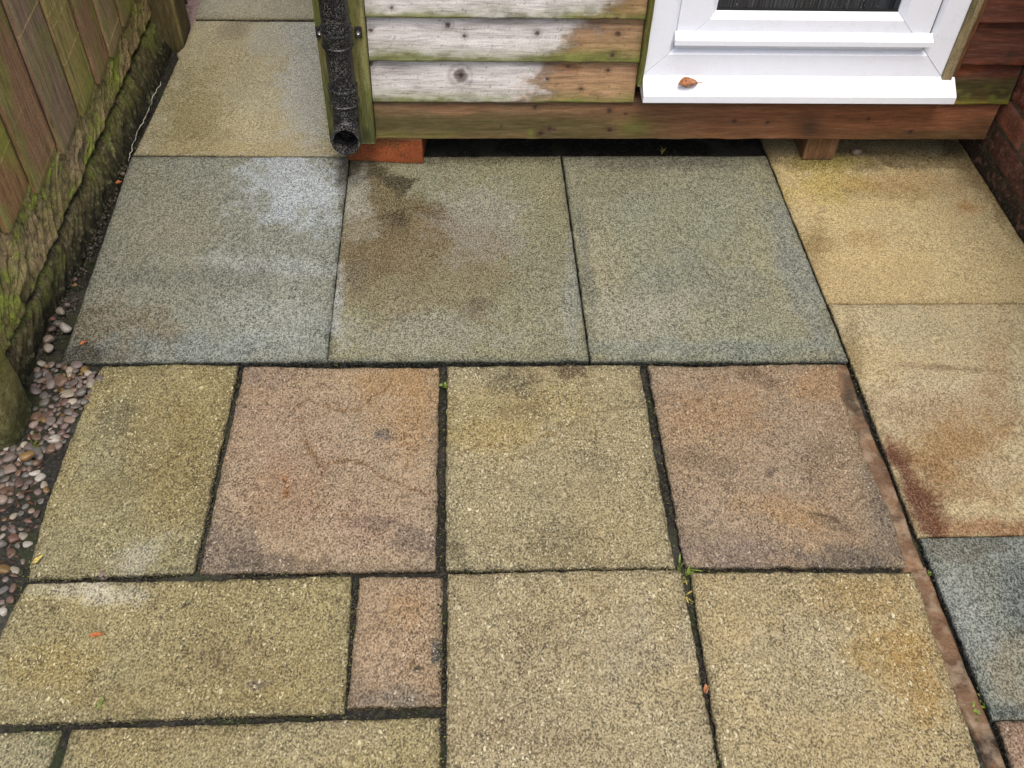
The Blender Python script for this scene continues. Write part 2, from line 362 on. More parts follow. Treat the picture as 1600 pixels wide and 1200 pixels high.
e1 = wpx((1440,841)); e2 = wpx((1553,1122))
slab([e1, (xr, e1[1]), (xr, e2[1]-.003), e2], (134,138,124), 'grey', 'mottled blue grey slab at the right edge beside the mortar strip', -.001, [
    (1500,860,60,18,(96,86,70),.5),(1600,930,30,60,(90,100,100),.5),(1500,960,50,70,(170,176,170),.3),(1580,1040,40,60,(150,138,108),.5),(1560,1110,60,10,(70,80,76),.5)], var=.09, world=1, **GREYS)
f1 = wpx((1560,1127))
slab([f1, (xr, f1[1]), (xr, f1[1]-.6), (f1[0]-.02, f1[1]-.6)], (160,130,104), 'pink', 'pinkish slab just showing in the bottom right corner', -.002, [(1580,1190,30,30,(190,160,130),.4)], var=.08, world=1, **SANDS)
# second row
slab([(160,573),(371,572),(302,893),(48,903)], (154,142,98), 'olive', 'narrow olive green slab next to the gravel, longer than wide', -.006, [
    (180,655,26,30,(84,74,50),.6),(185,700,60,90,(152,148,116),.35),(215,870,45,20,(196,190,166),.5,-30,.9),(330,640,50,70,(150,134,84),.35),(180,765,60,30,(120,104,62),.35),(270,720,60,100,(138,118,66),.4),(110,860,60,35,(150,140,104),.4)], var=.07,
    left=[(46,885),(68,800),(100,712),(126,642),(146,592)], cracks=[([(252,575),(275,610),(286,640)],2.2,.0008,(120,92,44),.6),([(285,650),(290,680),(272,720),(230,742)],2,.0008,(118,92,46),.5)], **SANDS)
slab([(383,574),(685,577),(680,889),(313,893)], (172,150,120), 'pink', 'square pinkish slab with ochre surface cracks, left of the two pink slabs', -.006, ridge=1.0, blobs=[
    (620,600,60,24,(168,134,84),.5),(650,660,44,60,(172,134,80),.4),(600,680,16,9,(80,76,78),.7),(400,590,40,18,(130,112,100),.5),(370,640,18,60,(120,104,96),.5,-70),(350,850,50,40,(108,96,84),.6),(420,880,110,16,(96,84,70),.6),(440,700,90,90,(170,140,112),.4),(560,820,60,40,(168,136,112),.4),
    (650,850,50,20,(96,82,72),.5),(620,640,60,50,(176,140,88),.3),(450,760,60,60,(158,124,90),.4),(590,815,30,10,(110,92,80),.5)], var=.06,
    cracks=[([(455,640),(480,624),(530,640),(560,640),(575,622),(600,612),(612,590)],2.2,.001,(120,84,40),.6),([(478,690),(492,715),(505,735),(512,722),(545,716),(570,722),(590,740),(640,762),(672,772)],2.6,.0014,(122,84,38),.75),([(505,735),(498,745)],3,.001,(120,80,36),.7),
            ([(520,750),(523,764)],3,.001,(128,84,36),.7),([(440,742),(448,760),(446,778)],3,.001,(150,96,42),.7),([(532,798),(533,812)],3,.001,(130,90,40),.6),([(542,800),(545,812)],2.6,.001,(130,90,40),.6),([(548,760),(552,782),(546,796)],2,.001,(120,90,50),.6),([(600,715),(612,700),(650,690)],2.2,.001,(130,92,44),.5),([(470,650),(476,690)],2,.0008,(130,100,60),.5)], **SANDS)
slab([(700,574),(998,572),(1053,885),(697,889)], (166,152,112), 'sand', 'square sandy olive slab between the two pink slabs', -.006, [
    (805,598,40,18,(88,78,56),.6),(895,578,26,10,(84,64,38),.7),(790,640,110,40,(172,152,92),.35),(860,840,70,26,(106,96,68),.45,15),(750,680,60,22,(166,142,76),.4),(930,720,40,20,(120,108,78),.4),(712,860,16,14,(80,70,44),.5),(860,760,120,60,(160,150,116),.35),(820,640,40,16,(120,98,58),.4)], var=.07,
    cracks=[([(715,705),(760,692),(830,690),(880,668),(930,640),(985,632)],2.2,.0012,(132,104,56),.6),([(790,720),(850,700),(880,690)],2,.001,(132,104,56),.5)], **SANDS)
slab([(1013,573),(1308,570),(1415,884),(1072,885)], (166,144,114), 'pink', 'square brownish pink slab beside the mortar strip, dark pitted at its near right corner', -.006, ridge=1.2, blobs=[
    (1180,590,40,12,(110,88,62),.55,25),(1120,640,80,40,(172,134,88),.4),(1200,740,12,9,(76,60,50),.8),(1140,762,11,5,(94,78,62),.5,50),(1330,870,80,20,(92,86,78),.6),(1150,860,90,26,(134,116,104),.5),(1270,755,60,10,(182,160,132),.35,12),(1280,720,40,60,(132,112,86),.4),
    (1380,800,24,70,(120,108,92),.55,-20),(1230,800,60,20,(180,140,84),.4,15),(1100,720,50,18,(112,96,76),.4,20),(1310,820,40,10,(100,80,60),.5,20),(1060,860,30,30,(150,130,118),.5),(1280,600,50,22,(176,134,84),.4)], var=.08,
    right=[(1390,800),(1361,732),(1325,640),(1312,602)], cracks=[([(1040,610),(1110,625),(1180,632),(1240,665)],2.2,.001,(180,156,126),.4),([(1160,740),(1230,760),(1300,790)],2.2,.001,(186,160,130),.45),([(1250,795),(1300,810),(1330,830)],2.6,.0014,(96,76,54),.6)], **SANDS)
# third row
slab([(45,913),(549,903),(537,1112),(-46,1132)], (158,145,100), 'olive', 'long olive gold slab at the left with a chalky pale patch along its far edge', -.009, [
    (150,925,60,22,(214,208,184),.55,10,.8),(95,920,45,12,(190,180,146),.5),(215,925,26,12,(180,174,150),.5),(75,950,16,12,(84,72,46),.6),(398,1070,18,8,(104,92,86),.7),(345,1030,26,14,(116,98,66),.5),(400,1040,120,40,(132,116,80),.35),(70,1040,80,40,(160,138,78),.5),(290,945,12,4,(50,40,28),.8,-30,.3),(150,1090,80,24,(140,120,70),.4),(50,1033,20,4,(96,78,46),.6)], var=.06,
    left=[(-30,1080),(0,990),(14,962),(30,930)], **SANDS)
slab([(563,903),(691,902),(688,1101),(544,1104)], (176,150,116), 'pink', 'smallest slab, narrow and pinkish, with a mossy near edge', -.006, [
    (683,1017,7,14,(56,66,62),.8),(654,1045,7,5,(70,64,40),.7),(640,960,30,30,(172,136,88),.4),(600,1090,60,12,(126,114,96),.5),(560,1080,18,20,(120,104,86),.4),(640,1085,40,16,(120,110,92),.5)], var=.05,
    cracks=[([(690,990),(665,1000),(650,1020),(638,1042),(625,1055)],2.2,.001,(120,90,48),.65)], **{**SANDS, 'side': (66,56,26)})
k3 = wpx((697,893), -.009)
slab([(701,897.5),(1063,892),(1160,1420),(697,1440)], (174,158,118), 'sand', 'big sandy slab with few marks, middle of the nearest row', -.009, [
    (900,950,80,60,(164,146,104),.3),(820,1000,60,40,(130,112,80),.3),(1000,1000,90,60,(170,160,134),.3),(820,1150,90,40,(150,130,96),.35),(1040,950,20,50,(176,156,104),.4),(760,1120,60,40,(140,122,86),.3)], var=.05,
    cracks=[([(880,1010),(905,1030),(910,1060)],2,.0008,(140,110,66),.4)], **SANDS)
slab([(1080,895),(1426,896.5),(1600,1400),(1165,1420)], (178,160,116), 'sand', 'big golden sandy slab at the near right beside the mortar strip', -.009, [
    (1380,1020,60,50,(176,142,74),.5,50),(1330,930,70,24,(160,128,70),.45),(1440,1060,30,80,(170,132,62),.5,-20),(1250,1000,90,50,(180,168,136),.35),(1200,930,60,30,(160,144,110),.3),(1300,1080,120,40,(172,160,128),.3),(1260,950,70,6,(132,112,82),.3,30)], var=.06,
    cracks=[([(1270,905),(1290,950),(1330,985),(1345,1040)],2.2,.001,(140,104,52),.45)], **SANDS)
# nearest row, left
slab([(112,1140),(686,1121),(690,1430),(20,1440)], (162,148,102), 'olive', 'olive sandy slab cut by the bottom edge, below the long golden slab', -.011, [
    (535,1130,24,8,(112,96,84),.6),(300,1150,120,20,(140,122,80),.4),(480,1165,110,30,(164,150,116),.4),(205,1160,60,30,(150,134,84),.4)], var=.06, **SANDS)
slab([(-300,1160),(95,1142),(-10,1440),(-500,1440)], (150,140,102), 'olive', 'slab corner at the bottom left edge with a greenish pale rim', -.013, [(40,1180,70,30,(156,150,116),.5),(80,1150,20,20,(110,112,66),.5)], var=.07, **SANDS)

# ---------------------------------------------------------------- ground, soil in the joints
def soil_mat():
    m = NT('damp_soil'); co = m.coord(); a = m.noise(co, 120, 4, .65); b = m.noise(co, 14, 3, .5)
    c = m.ramp(a, [(.3, (.006,.006,.005)), (.55, (.026,.023,.017)), (.72, (.085,.075,.055))])
    c = m.mix(c, m.mix(c, (.085,.078,.062), .7), m.ramp(m.noise(co, 7, 4, .6), [(.5, 0), (.62, .8)]))
    c = m.mix(c, (.022,.032,.008), m.ramp(b, [(.52, 0), (.66, .7)]))
    return m.out(c, .75, m.bump(a, 1, .006), .25)
M['soil'] = soil_mat()
nx, ny = 300, 340
gx = np.linspace(-.5, 2.6, nx); gy = np.linspace(-1.7, 2.6, ny); GX, GY = np.meshgrid(gx, gy, indexing='ij')
x_, y_ = GX.ravel(), GY.ravel()
gz = -.027+(fbm(x_*30, y_*30, 3, 4)-.5)*.012
strip = (1-ss(.05, .16, x_))*(1-ss(.15, .35, y_)); gz += strip*.014; gz += (1-ss(-.10, .0, y_))*.006+(fbm(x_*12, y_*12, 6, 3)-.5)*.008
under = ss(.80, .84, y_)*ss(.62, .66, x_); gz += under*.008
rim = np.minimum.reduce([x_+.5, 2.6-x_, y_+1.7, 2.6-y_]); gz = np.where(rim < .02, -.045, gz)
me = mesh_np('ground', np.c_[x_, y_, gz], grid_faces(nx, ny)); g = link('ground', me, M['soil']); tag(g, 'dark damp soil in the joints and beside the fence', kind='structure')
V, F = [(-20,-20,-.06),(20,-20,-.06),(20,20,-.06),(-20,20,-.06)], [(0,1,2,3)]
def far_mat():
    m = NT('yard_ground'); co = m.coord(); a = m.noise(co, 8, 5, .65)
    return m.out(m.ramp(a, [(.3, (.05,.05,.035)), (.7, (.16,.14,.1))]), .9, m.bump(a, .6, .03))
me = mesh_np('yard_ground', V, F); g = link('yard_ground', me, far_mat()); tag(g, 'bare ground around the patio', kind='structure')

# ---------------------------------------------------------------- mortar strip along the right of the riven slabs
def mortar_mat():
    m = NT('mortar'); co = m.coord(); t = m.tint(); a = m.noise(co, 160, 3, .6); b = m.noise(co, 30, 3)
    c = m.mix(t, (.12,.07,.035), m.math('MULTIPLY', m.ramp(a, [(.38, 1), (.5, 0)]), .65))
    c = m.mix(c, (.34,.26,.17), m.math('MULTIPLY', m.ramp(b, [(.48, 0), (.62, 1)]), .5)); c = m.mix(c, (.05,.04,.025), m.math('MULTIPLY', m.ramp(m.noise(co, 18, 4, .7), [(.52, 0), (.66, 1)]), .65))
    return m.out(c, .55, m.bump(m.math('ADD', a, m.math('MULTIPLY', b, 2)), .6, .004), .4)
M['mortar'] = mortar_mat()
def ribbon(L, R, z, mat, name, label, base, blobs=(), crown=.002, nA=9, seed=1, jit=.002, dz=.02):
    tt = np.linspace(0, 1, 160); A = resample([wpx(q, z) for q in L], tt); B = resample([wpx(q, z) for q in R], tt)
    s = np.linspace(0, 1, nA)[None,:,None]; P = A[:,None]*(1-s)+B[:,None]*s
    X, Y = P[...,0].ravel(), P[...,1].ravel(); sv = np.tile(np.linspace(0, 1, nA), len(tt))
    e = np.minimum(sv, 1-sv); X = X+(fbm(X*70, Y*70, seed, 3)-.5)*jit*4*(e < .01)
    Z = z+crown*(1-(2*sv-1)**2)+(fbm(X*25, Y*25, seed+2, 4)-.5)*.009+(fbm(X*90, Y*90, seed+3, 3)-.5)*.002-np.where(e < .01, dz, 0)
    col = np.tile(lin(base)*ALB, (len(X), 1))*(.75+.6*fbm(X*14, Y*12, seed+4, 4))[:,None]
    U_, V_ = topx(np.c_[X, Y, Z])
    for u, v, ru, rv, c, st in blobs:
        dist = np.hypot((U_-u)/ru, (V_-v)/rv)+(fbm(X*30, Y*30, seed+9, 3)-.5)
        col = mixc(col, c, st*(1-ss(.5, 1.2, dist)))
    col *= np.where(e < .01, .3, 1)[:,None]
    c0 = (X.mean(), Y.mean(), z); me = mesh_np(name, np.c_[X, Y, Z], grid_faces(len(tt), nA)[:, ::-1], col, True, c0)
    return tag(link(name, me, mat, None, c0), label, 'mortar strip')
ribbon([(1294,571),(1316,640),(1350,725),(1398,850),(1410,896)], [(1325,571),(1352,650),(1392,740),(1431,850),(1447,889)], -.0095, M['mortar'], 'mortar_strip',
       'uneven orange brown mortar strip with dark smears, beside the pink square slab', (146,112,82), [(1335,612,26,40,(66,60,44),.85),(1352,640,14,24,(70,56,40),.7),(1392,735,14,24,(92,64,38),.8),(1330,585,12,20,(130,90,60),.5),(1430,880,24,12,(180,140,100),.5)], seed=5, crown=.0015, nA=12)
ribbon([(1418,892),(1436,942),(1466,1040),(1493,1100),(1522,1150),(1541,1200)], [(1450,886),(1480,960),(1515,1052),(1537,1100),(1558,1150),(1576,1200)], -.0125, M['mortar'], 'mortar_strip',
       'narrow straight mortar strip beside the blue grey slab, brown and darker near weeds', (136,104,74), [(1500,1050,30,30,(84,58,34),.7),(1470,985,12,14,(110,72,42),.6),(1545,1170,22,30,(48,38,26),.8),(1450,910,16,16,(172,128,96),.5)], seed=8, crown=.001)

# ---------------------------------------------------------------- wood
ALB = 0.68
def wood_mat(name, grain=.35, ax='x', rough=.7, gsc=1):
    m = NT(name); sc = (5, 60, 60) if ax == 'x' else (60, 60, 5)
    co = m.coord(tuple(q*gsc for q in sc)); co1 = m.coord(tuple(q*gsc*2.6 for q in sc)); t = m.tint()
    a = m.noise(co, 1.6, 5, .65, .6); b = m.noise(co1, 1.8, 3, .6)
    k = m.math('ADD', m.math('MULTIPLY', a, .5), m.math('MULTIPLY', b, .5))
    c = m.mix(t, m.mix(t, (.02,.012,.008), .85), m.math('MULTIPLY', m.ramp(k, [(.34, 1), (.5, 0)]), grain*1.3))
    c = m.mix(c, m.mix(m.mix(t, 1.6, 1, 'MULTIPLY'), (.8,.75,.66), .12), m.math('MULTIPLY', m.ramp(k, [(.5, 0), (.66, 1)]), grain*.8))
    co3 = m.coord(); f = m.noise(co3, 300, 2, .6)
    c = m.mix(c, (.03,.025,.015), m.math('MULTIPLY', m.ramp(f, [(.34, 1), (.45, 0)]), .55 if ax == 'z' else .28))
    return m.out(c, rough, m.bump(m.math('ADD', k, m.math('MULTIPLY', f, .25)), .55, .0022), .35)
M['wood'] = wood_mat('weathered_cladding', .42); M['woodz'] = wood_mat('weathered_upright', .6, 'z'); M['fencewood'] = wood_mat('fence_boards', .6, 'z', .75, 1.0)
def board(name, x0, x1, zb, zt, yb, yt, par, tintf, mat, seed, th=.018, step=.0035, wav=.0012):
    """horizontal board: front face from bottom (zb,yb) back to top (zt,yt), dense so knots and grain relief are real"""
    n = max(4, int((x1-x0)/step)); m = max(6, int((zt-zb)/step))
    xs = np.linspace(x0, x1, n)
    prof = [(yb+th, zb-.0), (yb+.003, zb)]+[(yb+.0005+(yt-yb)*t, zb+.0015+(zt-zb-.0015)*t) for t in np.linspace(0, 1, m)]+[(yt+th, zt)]
    K = len(prof); X = np.repeat(xs, K); Y = np.tile([p[0] for p in prof], n); Z = np.tile([p[1] for p in prof], n)
    Zc = Z.copy(); low = np.clip(1-(Z-zb)/.02, 0, 1); Z = Z+low*(fbm(X*18, 0*X, seed, 4)-.5)*wav*4
    Y = Y+(fbm(X*5, Z*45, seed+2, 4)-.5)*.0022
    P = np.c_[X, Y, Z]; U_, V_ = topx(P)
    col, dy = tintf(X, Z, U_, V_, seed, zb); P[:,1] += dy
    F = list(map(tuple, grid_faces(n, K)))
    F.append(tuple(range(K))[::-1]); F.append(tuple((n-1)*K+i for i in range(K)))
    return child(name, P, F, mat, par, col)
def knots(col, U, V, ks, dy, X, Z, st=.8):
    for u, v, r in ks:
        c = ony(u, v, .744); d = np.hypot((X-c[0])/1.05, Z-c[2])/(r*.72/560)+(fbm(X*120, Z*120, 9, 2)-.5)*.4
        col = mixc(col, (84,54,38), st*(1-ss(.6, 1.15, d))); col = mixc(col, (34,22,18), st*(1-ss(.2, .5, d))); ring = np.exp(-((d-1.5)/.28)**2)*.4+np.exp(-((d-.8)/.12)**2)*.3
        col = mixc(col, (104,78,66), ring*st); dy = dy+.0008*np.exp(-(d/1.0)**2)
    return col, dy
KN = [(720,120,15),(700,42,6.5),(726,58,5),(840,54,6),(966,55,7),(957,86,6),(579,49,5),(578,103,7),(888,107,4),(855,125,4),(908,139,5),(951,113,5),(998,122,4),(963,28,5),(612,12,4),(806,52,0.1)]
def tint_left(X, Z, U, V, seed, zb):
    wpale = lin((238,233,230))*ALB*1.15; col = np.tile(wpale, (len(X), 1))
    gr = fbm(X*7, Z*160+fbm(X*6, Z*20, seed, 3)*4, seed+3, 5, .6)
    col *= (.76+.5*gr)[:,None]*np.array([1, .985, .975])
    pur = fbm(X*8, Z*40, seed+8, 3); col = mixc(col, (150,134,126), np.clip((pur-.45)*2.2, 0, .6)*ss(.35, 1, (Z-zb)/.116))
    # stain boundary (damp brown timber to the right)
    bd = np.interp(zb+0*X, [.1, .205, .322, .436, .55], [820, 820, 850, 905, 960])
    bline = bd+(Z-zb)/.116*np.where(zb > .3, 85, 45)+(fbm(X*14, Z*30, seed+5, 5, .6)-.5)*110+(fbm(X*90, Z*150, seed+6, 2)-.5)*22
    br = ss(-34, 30, U-bline+(vn(X*400, Z*260, 3)-.5)*14)
    bc = np.tile(lin((190,150,112))*ALB*1.1, (len(X), 1))*(.55+.85*gr)[:,None]
    bc = mixc(bc, (150,96,60), np.clip((fbm(X*10, Z*30, seed+21, 3)-.5)*3, 0, .6))
    col = col*(1-br[:,None])+bc*br[:,None]
    dark = np.exp(-((U-bline-10)/12)**2)*.45; col = mixc(col, (120,98,76), dark)
    h = (Z-zb)
    al = np.exp(-np.clip(h, 0, 1)/.022)*(-.25+2.2*fbm(X*13, Z*30, seed+9, 5, .6))
    if zb < .33 and zb > .3: al *= 1+1.2*np.exp(-((U-600)/70)**2)+.8*ss(820, 900, U)
    col = mixc(col, (132,140,62), np.clip(al*1.05, 0, .9))
    col = mixc(col, (92,88,40), np.clip((fbm(X*30, Z*60, seed+10, 4)-.5)*4, 0, .6)*np.exp(-h/.03))
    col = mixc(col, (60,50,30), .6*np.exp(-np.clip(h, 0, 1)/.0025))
    dy = np.zeros(len(X)); col, dy = knots(col, U, V, KN, dy, X, Z)
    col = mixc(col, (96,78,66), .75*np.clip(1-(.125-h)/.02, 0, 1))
    spk = vn(X*300, Z*320, seed+12); col = mixc(col, (50,44,34), .5*(spk > .93))
    return col, dy
def tint_right(X, Z, U, V, seed, zb):
    gr = fbm(X*7, Z*150+fbm(X*6, Z*20, seed, 3)*4, seed+3, 5, .6)
    col = np.tile(lin((100,54,36))*ALB, (len(X), 1))*(.45+1.1*gr)[:,None]
    h = Z-zb
    col = mixc(col, (150,78,40), np.clip((fbm(X*16, Z*26, seed+4, 3)-.55)*4, 0, .7))
    if zb < .22:
        col = mixc(col, (74,72,30), ss(.09, .06, h)*.85); col = mixc(col, (150,134,36), ss(.022, .004, h)*(.3+fbm(X*30, Z*200, seed, 3)))
        col = mixc(col, (112,118,44), np.clip((fbm(X*40, Z*70, seed+5, 3)-.5)*4, 0, .7)*ss(.07, .03, h))
    dy = np.zeros(len(X)); col, dy = knots(col, U, V, [(1578,85,13)], dy, X, Z, .5)
    return col, dy
def tint_beam(X, Z, U, V, seed, zb):
    gr = fbm(X*5, Z*120, seed+3, 5, .6)
    t = ss(700, 1250, U); base = (lin((138,110,78))[None]*(1-t[:,None])+lin((144,90,60))[None]*t[:,None])*ALB*1.15
    col = base*(.5+1.0*gr)[:,None]; h = Z-zb
    col = mixc(col, (92,88,44), np.clip(1.9*fbm(X*5, Z*14, seed+7, 4)-.35, 0, .92)*ss(.10, .045, h)*(1-.65*t))
    col = mixc(col, (140,140,48), ss(.03, .01, h)*ss(760, 590, U)*.8*fbm(X*14, Z*20, seed+2, 3)*1.6)
    col = mixc(col, (120,130,52), np.exp(-((U-992)/26)**2-((V-198)/14)**2)*.7)
    col = mixc(col, (130,134,52), np.exp(-((U-830)/5)**2-((V-210)/9)**2)*.8)
    col = mixc(col, (176,128,92), np.clip((fbm(X*9, Z*26, seed+14, 4)-.6)*5, 0, .55)*ss(.05, .08, h)*(1-t))
    col = mixc(col, (84,80,40), np.exp(-((U-1450)/110)**2)*ss(.05, .01, h)*.6)
    col = mixc(col, (160,100,60), np.exp(-((U-1120)/14)**2-((V-215)/6)**2)*.7)
    col = mixc(col, (46,34,30), np.exp(-((U-1265)/22)**2-((V-200)/22)**2)*.7)
    dy = np.zeros(len(X))
    col, dy = knots(col, U, V, [(952,176,8),(845,210,10),(860,204,8),(866,205,4),(953,205,8),(836,170,6),(783,199,4),(978,180,4),(1148,192,7),(1200,194,6),(1358,188,4),(1424,208,6),(615,186,.1)], dy, X, Z, .75)
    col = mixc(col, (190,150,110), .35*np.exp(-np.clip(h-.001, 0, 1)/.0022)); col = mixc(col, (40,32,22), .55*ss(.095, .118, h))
    return col, dy
YF = .744   # plane of the cladding's proud edges
shed = empty('shed', (1.48, YF, 0), 'timber clad shed with white window, black downpipe and bleached lower boards, raised off the paving', 'shed')
NB = 16
zb = [.2045+.1163*i for i in range(NB)]
for i, z0 in enumerate(zb):
    vis = z0 < .6; st = .0035 if vis else .02
    if z0 < 1.25:
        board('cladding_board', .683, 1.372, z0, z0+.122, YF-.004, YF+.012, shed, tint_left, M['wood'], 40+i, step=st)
        board('cladding_board', 2.222, 2.398, z0, z0+.122, YF-.004, YF+.012, shed, tint_right, M['wood'], 70+i, step=st)
    else:
        board('cladding_board', .683, 2.398, z0, z0+.122, YF-.004, YF+.012, shed, tint_left, M['wood'], 40+i, step=.02)
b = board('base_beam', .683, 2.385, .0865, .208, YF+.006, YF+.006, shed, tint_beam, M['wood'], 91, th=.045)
b['label'] = 'dark damp timber beam along the shed foot, green on the left and red brown on the right'
# body of the shed behind the cladding
def plain_wood(name, c, mode='z'):
    m = NT(name); co = m.coord((40, 40, 4) if mode == 'z' else (4, 40, 40)); a = m.noise(co, 2, 4, .6)
    col = m.ramp(a, [(.3, tuple(lin(c)*.45)), (.7, tuple(lin(c)*1.0))]); return m.out(col, .75, m.bump(a, .4, .002), .3)
bevel_box('shed_wall', .60, 2.40, YF+.075, YF+1.9, .12, .2045+.1163*NB, plain_wood('shed_side', (120,100,72)), shed, .004)
bevel_box('floor_joist', .62, .68, YF+.01, YF+1.8, .0872, .135, plain_wood('joist_wood', (84,64,44)), shed, .003)
# corner post made of two battens
def upright(name, x0, x1, y0, y1, z0, z1, col, par, seed, mat=None, green=.6, step=.004, ramp=None, dark=(60,70,30)):
    n = max(5, int((x1-x0)/step)+1); zt = min(z1, .62); m = int((zt-z0)/.006)
    zs = np.r_[np.linspace(z0, zt, m), z1] if z1 > zt else np.linspace(z0, z1, m)
    # loop around: left side, front, right side
    ys = np.linspace(y1, y0, 4)
    loop = [(x0, y) for y in ys[:-1]]+[(x, y0) for x in np.linspace(x0, x1, n)]+[(x1, y) for y in ys[::-1][1:]]
    K = len(loop); lx = np.array([q[0] for q in loop]); ly = np.array([q[1] for q in loop])
    X = np.tile(lx, len(zs)); Y = np.tile(ly, len(zs)); Z = np.repeat(zs, K)
    X = X+(fbm(Z*20, Y*30, seed, 3)-.5)*.0016; Y = Y+(fbm(X*200, Z*7, seed+1, 4)-.5)*.0022
    gr = fbm(X*180+Y*90, Z*6, seed+3, 4, .6)
    c = np.tile(lin(col)*ALB, (len(X), 1))*(.5+1.0*gr)[:,None]
    c = mixc(c, (112,124,50), np.clip(green*1.6*fbm(X*25, Z*9, seed+5, 4)-.15*green, 0, .85)); c = mixc(c, dark, ss(.27, .10, Z)*.95*fbm(X*30, Z*20, seed+6, 3)*1.7)
    F = list(map(tuple, grid_faces(len(zs), K)[:, ::-1])); F.append(tuple(range(K))); F.append(tuple((len(zs)-1)*K+i for i in range(K))[::-1])
    return child(name, np.c_[X, Y, Z], F, mat or M['woodz'], par, c)
upright('corner_board', .561, .681, YF-.020, YF+.07, .088, 2.06, (158,146,92), shed, 120, green=.75)
upright('window_trim', 1.3735, 1.3865, YF-.016, YF+.03, .262, 1.24, (116,104,44), shed, 131, green=.7)
upright('window_trim', 2.181, 2.206, YF-.014, YF+.03, .252, 1.24, (168,146,112), shed, 137, green=.25, step=.003)
upright('window_trim', 2.2068, 2.2215, YF-.006, YF+.03, .250, 1.24, (110,64,38), shed, 139, green=.1, step=.003)

# ---------------------------------------------------------------- window
def upvc():
    m = NT('white_upvc'); co = m.coord(); a = m.noise(co, 30, 4, .6); b = m.noise(co, 220, 2)
    k = m.math('MULTIPLY', m.ramp(a, [(.44, 0), (.66, 1)]), m.ramp(b, [(.48, 0), (.6, 1)]))
    c = m.mix((.82,.84,.89), (.55,.53,.45), m.math('MULTIPLY', k, .22)); return m.out(c, .32, m.bump(b, .05, .001), .5)
M['upvc'] = upvc()
def glass():
    m = NT('dark_reeded_glass'); co = m.coord((1, 1, .03)); a = m.noise(co, 260, 2, .5); co2 = m.coord(); d = m.noise(co2, 160, 3, .6)
    c = m.ramp(a, [(.35, (.012,.014,.016)), (.62, (.04,.045,.052)), (.8, (.10,.11,.125))]); c = m.mix(c, (.35,.37,.4), m.math('MULTIPLY', m.ramp(d, [(.66, 0), (.72, 1)]), .5))
    return m.out(c, .12, m.bump(a, .35, .001), .5)
gasket = NT('black_gasket').out((.012,.012,.012), .5)
win = empty('window', (0,0,0), None, None); win.parent = shed; win.location = (1.80-1.48, 0, .26)
for k in ('label', 'category'):
    if k in win: del win[k]
xl, xr_ = 1.387, 2.1795; ztop = 1.235; YW = YF-.006
fz0 = .268                                     # frame foot
# measured heights on the frame face
za = ony(1200, 118, YW)[2]; zb_ = ony(1200, 86, YW)[2]; zc = ony(1200, 52, YW+.006)[2]; zd = ony(1200, 31, YW+.006)[2]; ze = ony(1200, 17, YW+.022)[2]
# sill
sx0, sx1 = ony(1004, 161, YF-.055)[0], ony(1491, 162, YF-.055)[0]
zs0, zs1 = ony(1240, 162, YF-.055)[2], ony(1240, 151, YF-.055)[2]
prism_x('window_sill', [(YF-.055, zs0), (YF-.055, zs1-.001), (YF-.052, zs1+.0015), (YW+.001, za), (YF+.03, za), (YF+.03, zs1-.012), (YF-.04, zs0)], sx0, sx1, M['upvc'], win, 0, 0, .0012)
# outer frame: bottom rail, jambs, head
fw = zb_-za
prism_x('frame_rail', [(YW, za+.0006), (YW, zb_), (YW+.012, zb_+.012), (YW+.05, zb_+.012), (YW+.05, za+.0006)], xl, xr_, M['upvc'], win, 1, -1)
prism_x('frame_rail', [(YW, ztop), (YW, ztop-fw), (YW+.012, ztop-fw-.012), (YW+.05, ztop-fw-.012), (YW+.05, ztop)], xl, xr_, M['upvc'], win)
def jamb(name, x0, x1, z0, z1, y0, y1, inner, mitre):
    # x0 outer, x1 inner, splayed inner face; mitred foot
    s = 1 if x1 > x0 else -1
    prof = [(x0, y0), (x1, y0), (x1+s*inner, y0+inner), (x1+s*inner, y1), (x0, y1)]
    bm = bmesh.new()
    A = [bm.verts.new((x, y, z0+abs(x-x0)*mitre)) for x, y in prof]; B = [bm.verts.new((x, y, z1-abs(x-x0)*mitre)) for x, y in prof]
    n = len(prof)
    for i in range(n): bm.faces.new((A[i], A[(i+1)%n], B[(i+1)%n], B[i]))
    bm.faces.new(A); bm.faces.new(B); bmesh.ops.recalc_face_normals(bm, faces=bm.faces[:])
    c = Vector((x0, y0, z0)); bmesh.ops.translate(bm, verts=bm.verts[:], vec=-c)
    me = bpy.data.meshes.new(name); bm.to_mesh(me); bm.free(); o = link(name, me, M['upvc'], win); o.location = c-world_loc(win); return o
jamb('frame_jamb', xl, xl+fw, za+.0022, ztop-.0022, YW+.0006, YW+.05, .012, 1)
jamb('frame_jamb', xr_, xr_-fw, za+.0022, ztop-.0022, YW+.0006, YW+.05, .012, 1)
